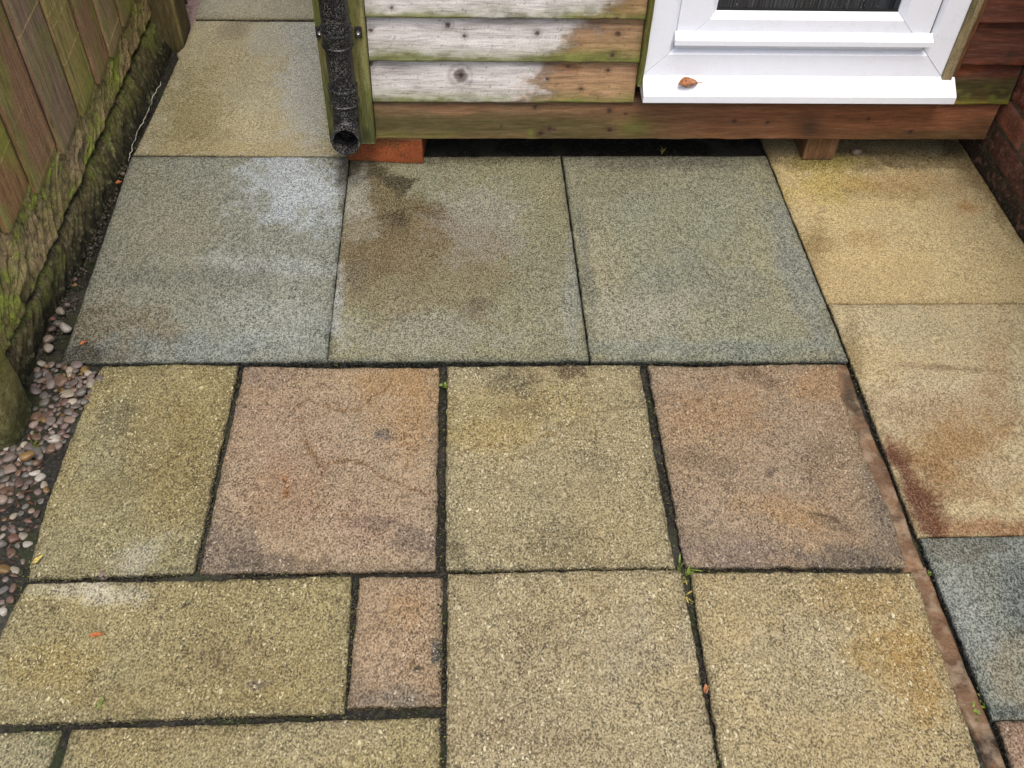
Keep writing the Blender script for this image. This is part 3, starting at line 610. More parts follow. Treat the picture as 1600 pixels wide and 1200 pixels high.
# sash
sx_l, sx_r = xl+fw+.0123, xr_-fw-.0135; zsash = zb_+.0135; sw = zd-zsash; YSs = YW+.006
prism_x('sash_rail', [(YSs, zsash), (YSs, zd), (YSs+.016, ze), (YSs+.045, ze), (YSs+.045, zsash)], sx_l, sx_r, M['upvc'], win, 1, -1)
prism_x('sash_rail', [(YSs, ztop-fw-.0135), (YSs, ztop-fw-.0135-sw), (YSs+.016, ztop-fw-.0135-sw-.014), (YSs+.045, ztop-fw-.03-sw), (YSs+.045, ztop-fw-.0135)], sx_l, sx_r, M['upvc'], win)
for xo, s in ((sx_l, 1), (sx_r, -1)):
    o = jamb('sash_stile', xo, xo+s*sw, zsash+.0012, ztop-fw-.0147, YSs+.0006, YSs+.045, .016, 1)
gx0, gx1 = sx_l+sw+.0165, sx_r-sw-.0165
bevel_box('glass_pane', gx0-.004, gx1+.004, YSs+.0205, YSs+.026, ze-.006, ztop-fw-.03-sw+.006, glass(), win, .001)
bevel_box('gasket', gx0, gx1, YSs+.0165, YSs+.0203, ze+.0006, ze+.0046, gasket, win, .0006)
bevel_box('gasket', sx_r-.0002, sx_r+.0016, YSs-.0006, YSs+.04, zsash+.012, ztop-fw-.016, gasket, win, .0002)
bevel_box('gasket', sx_r-.05, sx_r+.002, YSs+.012, YSs+.044, zsash-.0022, zsash-.0004, gasket, win, .0002)
# drip bar across the sash foot
dx0, dx1 = ony(1054, 72, YW-.016)[0], ony(1457, 72, YW-.016)[0]; dz0, dz1 = ony(1250, 73, YW-.016)[2], ony(1250, 65, YW-.016)[2]; dzt = ony(1250, 50, YSs)[2]
prism_x('drip_bar', [(YW-.016, dz0), (YW-.016, dz1), (YSs+.001, dzt), (YSs+.001, dz0+.003), (YW-.010, dz0)], dx0, dx1, M['upvc'], win, 0, 0, .0008)

# ---------------------------------------------------------------- downpipe
def pipe_mat():
    m = NT('black_pipe_plastic'); co = m.coord(); a = m.noise(co, 300, 2, .6); b = m.noise(co, 26, 3, .6); tc = m.n('TexCoord'); sp = m.n('SeparateXYZ'); m.l(tc.outputs['Object'], sp.inputs[0])
    k = m.math('MULTIPLY', m.ramp(a, [(.53, 0), (.58, 1)]), m.ramp(b, [(.36, .1), (.58, 1)]))
    c = m.mix((.004,.004,.005), (.28,.27,.24), m.math('MULTIPLY', k, .42))
    r = m.ramp(a, [(.4, .22), (.6, .7)]); return m.out(c, r, m.bump(a, .4, .0012), .45)
M['pipe'] = pipe_mat(); bright = NT('zinc_screw').out((.55,.55,.52), .35); bright.node_tree.nodes['Principled BSDF'].inputs['Metallic'].default_value = .8
pr = .034; YP = YF-.020-pr-.006
px_ = (ony(498.5, 0, YP)[0]+ony(540.5, 0, YP)[0])/2; px_ = (px_+(ony(509, 100, YP)[0]+ony(554.5, 100, YP)[0])/2)/2
dp = empty('downpipe', (0,0,0), None, None); dp.parent = shed; dp.location = Vector((px_, YP, 0))-Vector(shed.location)
for k in ('label', 'category'):
    if k in dp: del dp[k]
dp['label'] = 'black round downpipe crusted with pale specks, open shoe at its foot'
def lathe(name, prof, cx, cy, mat, par, N=40):
    V = []; 
    for r_, z_ in prof:
        for i in range(N): V.append((cx+r_*math.cos(2*math.pi*i/N), cy+r_*math.sin(2*math.pi*i/N), z_))
    F = []
    for j in range(len(prof)-1):
        for i in range(N): F.append((j*N+i, j*N+(i+1)%N, (j+1)*N+(i+1)%N, (j+1)*N+i))
    o = child(name, V, F, mat, par); m2 = o.modifiers.new('e', 'EDGE_SPLIT'); m2.split_angle = rad(40); return o
zj1, zj0 = ony(525, 60, YP-pr)[2], ony(530, 80, YP-pr)[2]; zk1, zk0 = ony(535, 146, YP-pr)[2], ony(538, 170, YP-pr)[2]
lathe('pipe', [(pr, 2.05), (pr, zj0+.002), (pr-.003, zj0+.002), (pr-.003, 2.05)], px_, YP, M['pipe'], dp)
lathe('pipe_socket', [(pr+.0005, zj1+.006), (pr+.0045, zj1+.005), (pr+.0055, zj1+.002), (pr+.004, zj1-.001), (pr+.003, zj0+.004), (pr+.0055, zj0+.002), (pr+.0055, zj0-.002), (pr-.002, zj0-.003)], px_, YP, M['pipe'], dp)
lathe('pipe', [(pr-.001, zj0-.0032), (pr-.001, zk1-.002), (pr-.004, zk1-.002), (pr-.004, zj0-.0032)], px_, YP, M['pipe'], dp)
lathe('pipe_socket', [(pr-.0005, zk1+.003), (pr+.004, zk1+.002), (pr+.0055, zk1), (pr+.0055, zk1-.003), (pr+.0035, zk1-.005), (pr+.0035, zk0+.004), (pr+.0055, zk0+.002), (pr+.0055, zk0-.001), (pr+.001, zk0-.003)], px_, YP, M['pipe'], dp)
# shoe: elbow bending toward the yard, open mouth
def shoe():
    N = 40; pts = []; z_t = zk0; oc = ony(540.5, 212, YP-.035)
    path = []; Rb = .043; zc_ = oc[2]; base_z = zc_+Rb*.98
    path.append(((px_, YP, z_t), (0,0,-1)))
    for a in np.linspace(0, 99, 12):
        a = rad(a); path.append(((px_, YP-Rb*(1-math.cos(a)), base_z-Rb*math.sin(a)), (0, -math.sin(a), -math.cos(a))))
    p, t = path[-1]; path.append(((p[0], p[1]-.006, p[2]-.001), t))
    V = []; F = []
    def ringpts(p, t, r_):
        t = Vector(t).normalized(); s = Vector((1,0,0)); u_ = t.cross(s).normalized()
        return [tuple(Vector(p)+s*r_*math.cos(2*math.pi*i/N)+u_*r_*math.sin(2*math.pi*i/N)) for i in range(N)]
    rs = [(p, t, pr+.0005) for p, t in path]; e = path[-1]; 
    rs += [(path[-1][0], e[1], pr+.003), ((e[0][0], e[0][1]-.004, e[0][2]-.0007), e[1], pr+.003), ((e[0][0], e[0][1]-.0045, e[0][2]-.0008), e[1], pr-.002)]
    rs += [(p, t, pr-.003) for p, t in path[::-1]]
    for r_ in rs: V += ringpts(*r_)
    for j in range(len(rs)-1):
        for i in range(N): F.append((j*N+i, j*N+(i+1)%N, (j+1)*N+(i+1)%N, (j+1)*N+i))
    bm = bmesh.new(); vs = [bm.verts.new(v) for v in V]
    for f in F: bm.faces.new([vs[i] for i in f])
    bmesh.ops.recalc_face_normals(bm, faces=bm.faces[:]); c = Vector((px_, YP, .1)); bmesh.ops.translate(bm, verts=bm.verts[:], vec=-c)
    me = bpy.data.meshes.new('pipe_shoe'); bm.to_mesh(me); bm.free()
    for q in me.polygons: q.use_smooth = True
    o = link('pipe_shoe', me, M['pipe'], dp); o.location = c-world_loc(dp); m2 = o.modifiers.new('e', 'EDGE_SPLIT'); m2.split_angle = rad(45)
shoe()
zbk = ony(529, 50, YP-pr)[2]-.012
lathe('pipe_bracket', [(pr+.0008, zbk+.012), (pr+.0035, zbk+.011), (pr+.0035, zbk-.011), (pr+.0008, zbk-.012)], px_, YP, M['pipe'], dp)
for s, uu in ((-1, 499), (1, 560)):
    ex = ony(uu, 50, YF-.024)[0]; ez = ony(uu, 50, YF-.024)[2]
    bevel_box('pipe_bracket', min(ex-.009, ex+.009), ex+.009, YF-.0275, YF-.0215, ez-.014, ez+.014, M['pipe'], dp, .002)
    sc = lathe('screw', [(.0001, 0), (.003, 0), (.0042, .0012), (.0042, .002)], 0, 0, bright, dp, 14)
    sc.rotation_euler = (rad(90), 0, 0); sc.location = Vector((ex, YF-.0285, ez))-world_loc(dp)

# ---------------------------------------------------------------- bricks
def brick_mat(name):
    m = NT(name); co = m.coord(); t = m.tint(); a = m.noise(co, 180, 4, .7); b = m.noise(co, 420, 2)
    c = m.mix(t, (.02,.012,.01), m.math('MULTIPLY', m.ramp(a, [(.34, 1), (.48, 0)]), .65)); c = m.mix(c, (.5,.3,.2), m.math('MULTIPLY', m.ramp(a, [(.55, 0), (.7, 1)]), .35))
    return m.out(c, .8, m.bump(m.math('ADD', a, m.math('MULTIPLY', b, .4)), .8, .003), .25)
M['brick'] = brick_mat('clay_brick')
def blob_box(x0, x1, y0, y1, z0, z1, step, amp, r, seed, colf):
    """box with dense faces, rounded arrises, noisy surface -> V,F,col (world)"""
    Vs, Fs = [], []; off = 0; dims = [(x0, x1), (y0, y1), (z0, z1)]; 
    for ax in range(3):
        o1, o2 = [k for k in range(3) if k != ax]
        n = max(3, int((dims[o1][1]-dims[o1][0])/step)+1); m_ = max(3, int((dims[o2][1]-dims[o2][0])/step)+1)
        A, B = np.meshgrid(np.linspace(*dims[o1], n), np.linspace(*dims[o2], m_), indexing='ij')
        for sd in (0, 1):
            P = np.zeros((n*m_, 3)); P[:,o1] = A.ravel(); P[:,o2] = B.ravel(); P[:,ax] = dims[ax][sd]
            F = grid_faces(n, m_, off); flip = (sd == 0) != (ax == 1)
            Fs.append(F[:, ::-1] if flip else F); Vs.append(P); off += n*m_
    V = np.vstack(Vs); F = np.vstack(Fs)
    lo = np.array([x0, y0, z0])+r; hi = np.array([x1, y1, z1])-r; cl = np.clip(V, lo, hi); d = V-cl; L = np.linalg.norm(d, axis=1)
    V = np.where(L[:,None] > 0, cl+d/np.maximum(L, 1e-9)[:,None]*r, V)
    nrm = d/np.maximum(L, 1e-9)[:,None]
    k = (fbm(V[:,0]*40+V[:,2]*31, V[:,1]*40+V[:,2]*27, seed, 4, .6)-.5)*amp*2
    V = V+nrm*k[:,None]
    return V, F, colf(V)
def solid(name, args, mat, label, cat, colf, rotz=0, group=None):
    V, F, col = blob_box(*args, colf); c = np.array([(args[0]+args[1])/2, (args[2]+args[3])/2, args[4]])
    me = mesh_np(name, V, F, col, True, c); o = link(name, me, mat, None, c); o.rotation_euler[2] = rotz; return tag(o, label, cat, group)
def orange(V):
    col = np.tile(lin((166,88,48))*ALB, (len(V), 1))*(.55+.9*fbm(V[:,0]*25, V[:,2]*40+V[:,1]*30, 5, 4))[:,None]
    col = mixc(col, (120,84,44), np.clip((fbm(V[:,0]*18, V[:,2]*30, 8, 3)-.45)*3, 0, .6)); 
    return mixc(col, (206,160,110), .5*ss(.072, .08, V[:,2]))
bx0 = onz(547, 251)[0]; bx1 = onz(662, 257)[0]; by = onz(600, 254)[1]
solid('brick', (bx0, bx1+.004, by, by+.14, .001, .084, .004, .0011, .0025, 3), M['brick'], 'orange clay brick propping up the shed corner beside the downpipe', 'brick', orange, rad(-4.5))
wx0, wx1 = onz(1252, 249)[0], onz(1302, 251)[0]; wy = onz(1280, 250)[1]
def blockc(V):
    return np.tile(lin((138,100,66))*ALB, (len(V), 1))*(.6+.8*fbm(V[:,0]*80, V[:,2]*12, 9, 4))[:,None]
solid('timber_block', (wx0, wx1, wy, wy+.2, .002, .0855, .004, .0008, .002, 6), M['woodz'], 'small brown timber block packed under the shed beam on the yellow slab', 'timber block', blockc, 0)
q0 = onz(1362, 240)
solid('timber_block', (q0[0], q0[0]+.085, q0[1]+.06, q0[1]+.2, .001, .0855, .005, .001, .003, 7), M['woodz'], 'dim greenish timber block set back in the dark gap under the shed', 'timber block', lambda V: np.tile(lin((92,80,56))*ALB, (len(V), 1))*(.6+.8*fbm(V[:,0]*60, V[:,2]*12, 19, 4))[:,None], 0)
# brick wall on the right
XW = 2.403
def brick_wall():
    rnd = random.Random(4); Vs, Fs, Cs = [], [], []; off = 0
    pal = [(118,62,48),(128,66,50),(96,52,44),(140,86,64),(82,50,42),(110,56,40),(126,80,66)]
    course = .0815
    for c in range(12):
        zb = -.024+c*course; y = 1.6-(0 if c%2 == 0 else .15)
        y = .606+.30*4 if c%2 == 0 else .606+.30*4-.15
        while y > -1.2:
            yb = y-.286; near = (yb < .95 and yb > .1 and zb < .55)
            st = .006 if near else .05
            bc = pal[rnd.randrange(len(pal))]
            if c == 0: bc = (74,54,42)
            if c == 2 and .3 < yb+.15 < .8: bc = (164,100,76)
            def cf(V, bc=bc, c=c):
                col = np.tile(lin(bc)*ALB, (len(V), 1))*(.5+1.0*fbm(V[:,1]*22, V[:,2]*30, 50+c, 4))[:,None]
                col = mixc(col, (52,52,32), np.clip(fbm(V[:,1]*12, V[:,2]*16, 61+c, 4)*2-.75, 0, .85)*(1 if c < 2 else .3))
                return mixc(col, (176,130,108), np.clip((fbm(V[:,1]*60, V[:,2]*60, 71, 3)-.62)*6, 0, .5))
            dx = rnd.uniform(-.002, .002)
            V, F, col = blob_box(XW+dx, XW+.09, yb, y, zb, zb+.0705, st, .0022 if near else 0, .004, 80+c, cf)
            Vs.append(V); Fs.append(F+off); Cs.append(col); off += len(V); y -= .30
    V = np.vstack(Vs); F = np.vstack(Fs); col = np.vstack(Cs)
    root = empty('brick_wall', (XW, .4, 0), 'dark red brick wall with pale mortar at the right, meeting the shed corner', 'wall')
    child('brickwork', V, F, M['brick'], root, col)
    # mortar bed
    ys = np.linspace(-1.15, 1.79, 420); zs = np.linspace(-.03, .95, 140); Y, Z = np.meshgrid(ys, zs, indexing='ij'); Y = Y.ravel(); Z = Z.ravel()
    X = XW+.0045+(fbm(Y*50, Z*60, 5, 4)-.5)*.009
    col = np.tile(lin((128,116,92))*ALB, (len(X), 1))*(.4+1.1*fbm(Y*30, Z*30, 12, 4))[:,None]; col = mixc(col, (44,46,26), ss(.2, .02, Z)*.8*fbm(Y*9, Z*9, 14, 3)*1.5)
    child('mortar', np.c_[X, Y, Z], grid_faces(420, 140)[:, ::-1], M['mortarg'], root, col)
m = NT('grey_mortar'); co = m.coord(); a = m.noise(co, 200, 3, .6); M['mortarg'] = m.out(m.mix(m.tint(), (.02,.02,.015), m.math('MULTIPLY', m.ramp(a, [(.35, 1), (.5, 0)]), .6)), .9, m.bump(a, .7, .003), .2)
brick_wall()

# ---------------------------------------------------------------- fence
XF = -.052; ALB = 1.35
def rock_mat():
    m = NT('mossy_rockface_concrete'); co = m.coord(); t = m.tint(); a = m.noise(co, 170, 4, .7); b = m.noise(co, 45, 4, .7)
    c = m.mix(t, (.012,.014,.006), m.math('MULTIPLY', m.ramp(a, [(.34, 1), (.47, 0)]), .75)); c = m.mix(c, m.mix(t, (.5,.5,.25), .5), m.math('MULTIPLY', m.ramp(b, [(.52, 0), (.68, 1)]), .5))
    return m.out(c, .85, m.bump(m.math('ADD', a, m.math('MULTIPLY', b, 2)), .8, .005), .25)
M['rock'] = rock_mat()
fence = empty('fence', (XF, .6, 0), 'mossy fence of vertical brown boards above green rock faced concrete panels, along the left', 'fence')
def rockboard(z0, z1, xo, seed, bright, ny_=620, nz=70, slope=0.0):
    ys = np.linspace(-.08, 1.72, ny_); ts = np.linspace(0, 1, nz); Y, T = np.meshgrid(ys, ts, indexing='ij'); Y = Y.ravel(); T = T.ravel(); Z = z0+(z1-z0)*T
    # hewn facets: slanting, sharp edged steps
    w1 = fbm(Y*5, Z*7, seed, 3)*1.2; q = Y*(9 if bright > .5 else 13)-Z*(7 if bright > .5 else 12)+w1*2.0+fbm(Y*20, Z*20, seed+1, 3)*.5
    f = q-np.floor(q); saw = np.where(f < .75, f/.75, (1-f)/.25)
    q2 = Y*31-Z*24+w1*5; f2 = q2-np.floor(q2); saw2 = np.where(f2 < .7, f2/.7, (1-f2)/.3)
    r1 = fbm(Y*16+w1, Z*22, seed+2, 5, .55); r2 = fbm(Y*70, Z*70, seed+4, 4, .65)
    X = xo+(saw-.5)*.007+(saw2-.5)*.003+(r1-.5)*.008+(r2-.5)*.005+slope*ss(.05, .7, Y)*(1-T)
    ed = np.minimum(T, 1-T)*(z1-z0); X -= .016*np.exp(-ed/.005)
    col = np.tile(lin((138,124,82))*ALB, (len(X), 1))*(.25+1.3*fbm(Y*26, Z*30, seed+6, 5, .68))[:,None]
    gm = fbm(Y*6+3, Z*11, seed+8, 5, .6); gm2 = fbm(Y*60, Z*60, seed+9, 4, .65)
    col = mixc(col, (116,122,56), np.clip((gm-.38)*4+(gm2-.5)*2.4, 0, .85)*bright)
    col = mixc(col, (142,150,62), np.clip((gm-.47)*5+(gm2-.5)*5, 0, .85)*bright)
    col = mixc(col, (160,136,104), np.clip((fbm(Y*9, Z*12, seed+12, 4)-.52)*5, 0, .65)*bright)
    crease = np.clip((f-.74)*9, 0, 1)*(1-saw)+.6*np.clip((f2-.7)*6, 0, 1)*(1-saw2)
    col = mixc(col, (30,28,15), np.clip(np.exp(-ed/.0045)*.9+crease*.6+np.clip((.44-r2)*4, 0, .4), 0, .95))
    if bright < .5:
        col *= .42; col = mixc(col, (26,24,15), .3+.65*ss(.065, -.01, Z)); col = mixc(col, (92,96,44), np.clip((gm-.42)*4+(gm2-.5)*3, 0, .65)*ss(.02, .075, Z))  # lower board: deep shade of the foot gap put into its colour
    P = np.c_[X, Y, Z]; return child('gravel_board', P, grid_faces(ny_, nz), M['rock'], fence, col)
rockboard(.086, .30, XF+.000, 21, 1.0)
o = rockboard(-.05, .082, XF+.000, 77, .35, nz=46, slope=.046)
bevel_box('panel_core', XF-.09, XF-.045, -.08, 1.72, -.05, .29, plain_wood('panel_core_concrete', (70,70,50)), fence, .002)
# vertical feather edge boards; thick edge nearest the camera
tips = [-.05,.124,.300,.487,.661,.822,.963,1.118,1.284,1.44,1.60]; rb = random.Random(3)
greens = [.9,.55,.3,.0,.4,.0,.15,.3,.3,.3]
for i in range(len(tips)-1):
    y0 = tips[i]; y1 = tips[i+1]+.012; zb0 = [.29,.262,.232,.208,.202,.196,.192,.2,.196,.2][i]; zt = 1.25
    n = 56; zs = np.r_[np.linspace(zb0, .8, 250), zt]; K = n+4
    loopY = np.r_[y0+.001, y0, np.linspace(y0+.0012, y1, n), y1, y0+.004]; s = (loopY-y0)/(y1-y0)
    loopX = np.r_[XF+.001, XF+.011, XF+.014-(s[2:2+n])*.010, XF-.002, XF-.002]
    X = np.tile(loopX, len(zs)); Y = np.tile(loopY, len(zs)); Z = np.repeat(zs, K)
    sY = (Y-y0)/(y1-y0)
    low = np.exp(-(Z-zb0)/.008); Z = Z+low*(.010*np.clip(1-sY/.12, 0, 1)+.03*np.clip((sY-.75)/.25, 0, 1)+.006*(fbm(Y*40, Z*0, 5+i, 3)-.5))
    lx = (Z < zb0+.02)*(X > XF+.004); X = X-lx*.004*np.exp(-(Z-zb0)/.005)
    gr = fbm(Y*130, Z*5, 200+i, 4, .6)
    bc = [(140,126,72),(138,102,68),(134,102,74),(132,110,88),(146,130,78),(140,106,82),(142,122,90),(134,118,82),(126,110,76),(120,104,72)][i]
    col = np.tile(lin(bc)*ALB, (len(X), 1))*(.5+1.0*gr)[:,None]
    # wavy diagonal saw marks
    zz = Z+.003*(fbm(Y*18, Z*3, 9+i, 3)-.5); ph = zz/.0305+i*.37; fr = np.abs(ph-np.round(ph)); sel = vn(np.round(ph)*7.3+i*9., 0*Y, 7)
    k = (1-ss(.03, .085, fr))*(X > XF+.003)*(.08+.7*ss(.6, .9, sel))*ss(.2, .5, fbm(Y*40, Z*20, 9, 3)); col = mixc(col, (206,180,120), .75*np.clip(k, 0, 1))
    X = X+.0009*k
    gg = greens[i]; mo = np.clip((fbm(Y*9, Z*7, 220+i, 4)-.5)*3+gg*ss(.75, .2, Z)-.1, 0, .85)+np.exp(-(Z-zb0)/.03)*.5*fbm(Y*50, Z*50, 4, 3)
    col = mixc(col, (120,128,44), np.clip(mo, 0, .85)*(.45+.8*fbm(Y*60, Z*30, 230, 3)))
    edge = (loopY[None,:] < y0+.0015); em = np.tile(edge[0], len(zs)).astype(float); col = mixc(col, (100,70,48), em*.5)
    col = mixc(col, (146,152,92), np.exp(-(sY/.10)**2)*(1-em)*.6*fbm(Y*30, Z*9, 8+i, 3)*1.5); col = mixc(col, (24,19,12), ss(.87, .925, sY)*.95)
    F = list(map(tuple, grid_faces(len(zs), K)[:, ::-1])); F.append(tuple(range(K))); F.append(tuple((len(zs)-1)*K+q for q in range(K))[::-1])
    child('fence_board', np.c_[X, Y, Z], F, M['fencewood'], fence, col)
# posts
def postcol(V):
    col = np.tile(lin((122,112,70))*ALB, (len(V), 1))*(.45+1.0*fbm(V[:,1]*22+V[:,0]*30, V[:,2]*26, 33, 5, .6))[:,None]
    col = mixc(col, (92,96,36), np.clip(fbm(V[:,1]*14+V[:,0]*12, V[:,2]*12, 35, 4)*2-.8, 0, .6))
    return mixc(col, (40,42,22), ss(.14, 0, V[:,2])*.85)
V, F, col = blob_box(-.19, -.012, -.235, -.095, -.04, 1.3, .012, .004, .035, 44, postcol)
child('concrete_post', V, F, M['rock'], fence, col)
pc = onz(283, 72)
def tp(V):
    c = np.tile(lin((78,68,38))*ALB, (len(V), 1))*(.4+1.1*fbm(V[:,0]*70+V[:,1]*60, V[:,2]*8, 36, 4))[:,None]
    return mixc(c, (150,140,84), np.exp(-((V[:,0]-.026)/.003)**2)*(V[:,1] < 1.41)*.5*fbm(V[:,2]*40, V[:,0], 2, 2)*1.6)
V, F, col = blob_box(-.075, .028, 1.405, 1.53, -.03, 1.3, .009, .0018, .006, 46, tp)
child('timber_post', V, F, M['fencewood'], fence, col)
# slate rubble beyond the post
def slate():
    N, K = 60, 60; a, b, c, d = wpx((284,60)), wpx((298,50)), wpx((309,0)), wpx((282,0))
    ys = np.linspace(1.42, 2.2, N); xs = np.linspace(-.12, .035, K); Y, X = np.meshgrid(ys, xs, indexing='ij'); Y = Y.ravel(); X = X.ravel()
    Z = -.006+(fbm(X*40+Y*30, Y*50-X*30, 8, 4)-.5)*.02; Z = np.floor(Z/.004)*.004*.7+Z*.3
    col = np.tile(lin((134,112,106))*ALB, (len(X), 1))*(.5+.9*fbm(X*50, Y*40, 13, 4))[:,None]
    me = mesh_np('mortar_bed', np.c_[X, Y, Z], grid_faces(N, K)[:, ::-1], col, False, (0, 1.7, 0)); tag(link('mortar_bed', me, M['mortarg'], None, (0, 1.7, 0)), 'rough purplish grey mortar beyond the dark timber fence post', 'mortar bed')
slate()

# ---------------------------------------------------------------- pebbles
def peb_mat():
    m = NT('pebble_stone'); oi = m.n('ObjectInfo'); co = m.coord(); a = m.noise(co, 220, 3, .6); b = m.noise(co, 60, 3, .6)
    c = m.mix(oi.outputs['Color'], m.mix(oi.outputs['Color'], (.05,.03,.025), .7), m.math('MULTIPLY', m.ramp(b, [(.38, 1), (.62, 0)]), .75))
    c = m.mix(c, (.4,.36,.3), m.math('MULTIPLY', m.ramp(a, [(.56, 0), (.68, 1)]), .4)); return m.out(c, .34, m.bump(a, .35, .001), .45)
M['peb'] = peb_mat()
def peb_mesh(seed):
    rnd = random.Random(seed); bm = bmesh.new(); bmesh.ops.create_icosphere(bm, subdivisions=3, radius=1)
    cuts = [(Vector((rnd.gauss(0,1), rnd.gauss(0,1), rnd.gauss(0,.7))).normalized(), rnd.uniform(.5, .85)) for _ in range(9)]
    for v in bm.verts:
        for n_, d_ in cuts:
            k = v.co.dot(n_)-d_
            if k > 0: v.co -= n_*k*.8
    for _ in range(2): bmesh.ops.smooth_vert(bm, verts=bm.verts[:], factor=.5, use_axis_x=True, use_axis_y=True, use_axis_z=True)
    me = bpy.data.meshes.new('pebble'); bm.to_mesh(me); bm.free(); me.materials.append(M['peb'])
    for p in me.polygons: p.use_smooth = True
    return me
PM = [peb_mesh(k) for k in range(9)]
COLS = {'mauve grey': (138,124,114), 'grey': (130,126,116), 'cream': (196,184,158), 'brown': (138,108,84), 'plum': (122,96,84), 'ochre': (160,124,66), 'pinkish': (168,146,126), 'white': (222,214,196), 'rusty': (134,90,70)}
def pebble(x, y, z, sx, sy, sz, cname, label, group=None, rot=None, rnd=random, tilt=.3):
    o = bpy.data.objects.new('pebble', PM[rnd.randrange(len(PM))]); C.objects.link(o)
    o.location = (x, y, z); o.scale = (sx, sy, sz); o.rotation_euler = (rnd.uniform(-tilt, tilt), rnd.uniform(-tilt, tilt), rot if rot is not None else rnd.uniform(0, 6.28))
    k = rnd.uniform(.8, 1.2); c = lin(COLS[cname])*.56*k; o.color = (*c, 1); return tag(o, label, 'pebble', group)
rp = random.Random(12)
def inpoly(x, y, P):
    r_ = False; j = len(P)-1
    for i in range(len(P)):
        if (P[i][1] > y) != (P[j][1] > y) and x < (P[j][0]-P[i][0])*(y-P[i][1])/(P[j][1]-P[i][1])+P[i][0]: r_ = not r_
        j = i
    return r_
dense = [(58,562),(128,568),(156,585),(132,625),(112,655),(98,690),(60,715),(62,745),(0,790),(0,700),(44,690),(52,640),(52,600)]
sparse = [(62,715),(75,760),(40,850),(14,940),(0,960),(0,790)]
placed = []
GP = 'pebbles heaped beside the fence'
def plabel(nm, r_, smax, u, v):
    size = 'small' if r_ < smax*.58 else ('medium sized' if r_ < smax*.8 else 'large')
    rowy = 'at the heap top' if v < 590 else 'in the upper heap' if v < 630 else 'in the middle of the heap' if v < 670 else 'in the lower heap' if v < 715 else 'in the scatter below the heap' if v < 790 else 'in the lowest scatter'
    e = np.interp(v, [572, 642, 700, 800, 900], [160, 128, 105, 68, 48]); fpost = np.interp(v, [560, 600, 650, 690, 700, 960], [58, 50, 50, 40, 0, 0]); t = (u-fpost)/(e-fpost)
    side = 'on the fence side' if t < .33 else 'midway across' if t < .66 else 'beside the olive slab'
    return f'{size} {nm} pebble {rowy}, {side}'.replace('medium sized', 'middling')
def try_place(poly, target, dmin, attempts, smax):
    c = 0; us = [p[0] for p in poly]; vs_ = [p[1] for p in poly]
    for _ in range(attempts):
        if c >= target: break
        u = rp.uniform(min(us), max(us)); v = rp.uniform(min(vs_), max(vs_))
        if not inpoly(u, v, poly): continue
        p = onz(u, v, 0); r_ = rp.uniform(.0062, smax)
        if any((p[0]-a)**2+((p[1]-b)*.8)**2 < (dmin*(r_+c_))**2 for a, b, c_ in placed): continue
        placed.append((p[0], p[1], r_)); c += 1
        nm = rp.choices(list(COLS), [8, 6, 3, 5, 4, 1.5, 4, 1.6, 2])[0]
        pebble(p[0], p[1], -.012+r_*.5+rp.uniform(-.003, .004), r_*rp.uniform(.9, 1.25), r_*rp.uniform(1.0, 1.6), r_*.62, nm,
               plabel(nm, r_, smax, u, v), GP, rnd=rp)
try_place(dense, 215, .66, 40000, .0140)
try_place(sparse, 62, .9, 9000, .0125)
# under layer fills the heap
def single(u, v, w_, cname, label, group=None, z=0.0, asp=1.2):
    p = onz(u, v, z); r_ = w_/1300.
    return pebble(p[0], p[1], z+r_*.5, r_, r_*asp, r_*.75, cname, label, group, rnd=rp)
single(103,515,17,'white','smooth white pebble on the grey slab edge nearest the fence heap', asp=1.5)
single(96,489,15,'cream','pale cream pebble against the fence above the smooth white one', asp=1.2)
single(84,500,9,'rusty','small rusty red pebble wedged below the pale cream one')
single(91,508,13,'grey','glassy grey pebble left of the smooth white one')
single(82,517,14,'plum','dark plum pebble against the fence foot left of the white pebble')
single(78,534,19,'pinkish','large rosy pebble lying between the plum pebble and the heap', asp=1.1)
single(78,546,16,'cream','flat cream pebble directly below the large rosy one')
single(192,273,8,'pinkish','tiny pale pink pebble at the fence foot near the top of the grey slab', asp=1.5)
single(118,438,8,'plum','small plum pebble in the gap between fence and grey slab, higher of two there')
single(118,447,9,'ochre','small ochre pebble in the gap directly under the small plum one')
single(106,478,10,'mauve grey','small mauve pebble in the gap above the pale cream pebble')
single(143,389,7,'grey','little grey pebble in the gap halfway along the grey slab')
single(7,958,12,'white','small white pebble alone at the left edge beside the golden slab', z=-.012, asp=1.3)
single(42,717,17,'ochre','upright ochre brown pebble in the lower part of the heap', z=.008, asp=1.6)
single(163,902,13,'pinkish','pinkish stone lodged in the joint below the narrow olive slab', z=-.016)
single(1337,240,22,'pinkish','pinkish stone in the dark gap under the shed beside the timber block', z=.0, asp=1.2)
single(1037,264,6,'white','tiny white chip lying on the even grey slab under the window', z=.0, asp=1)

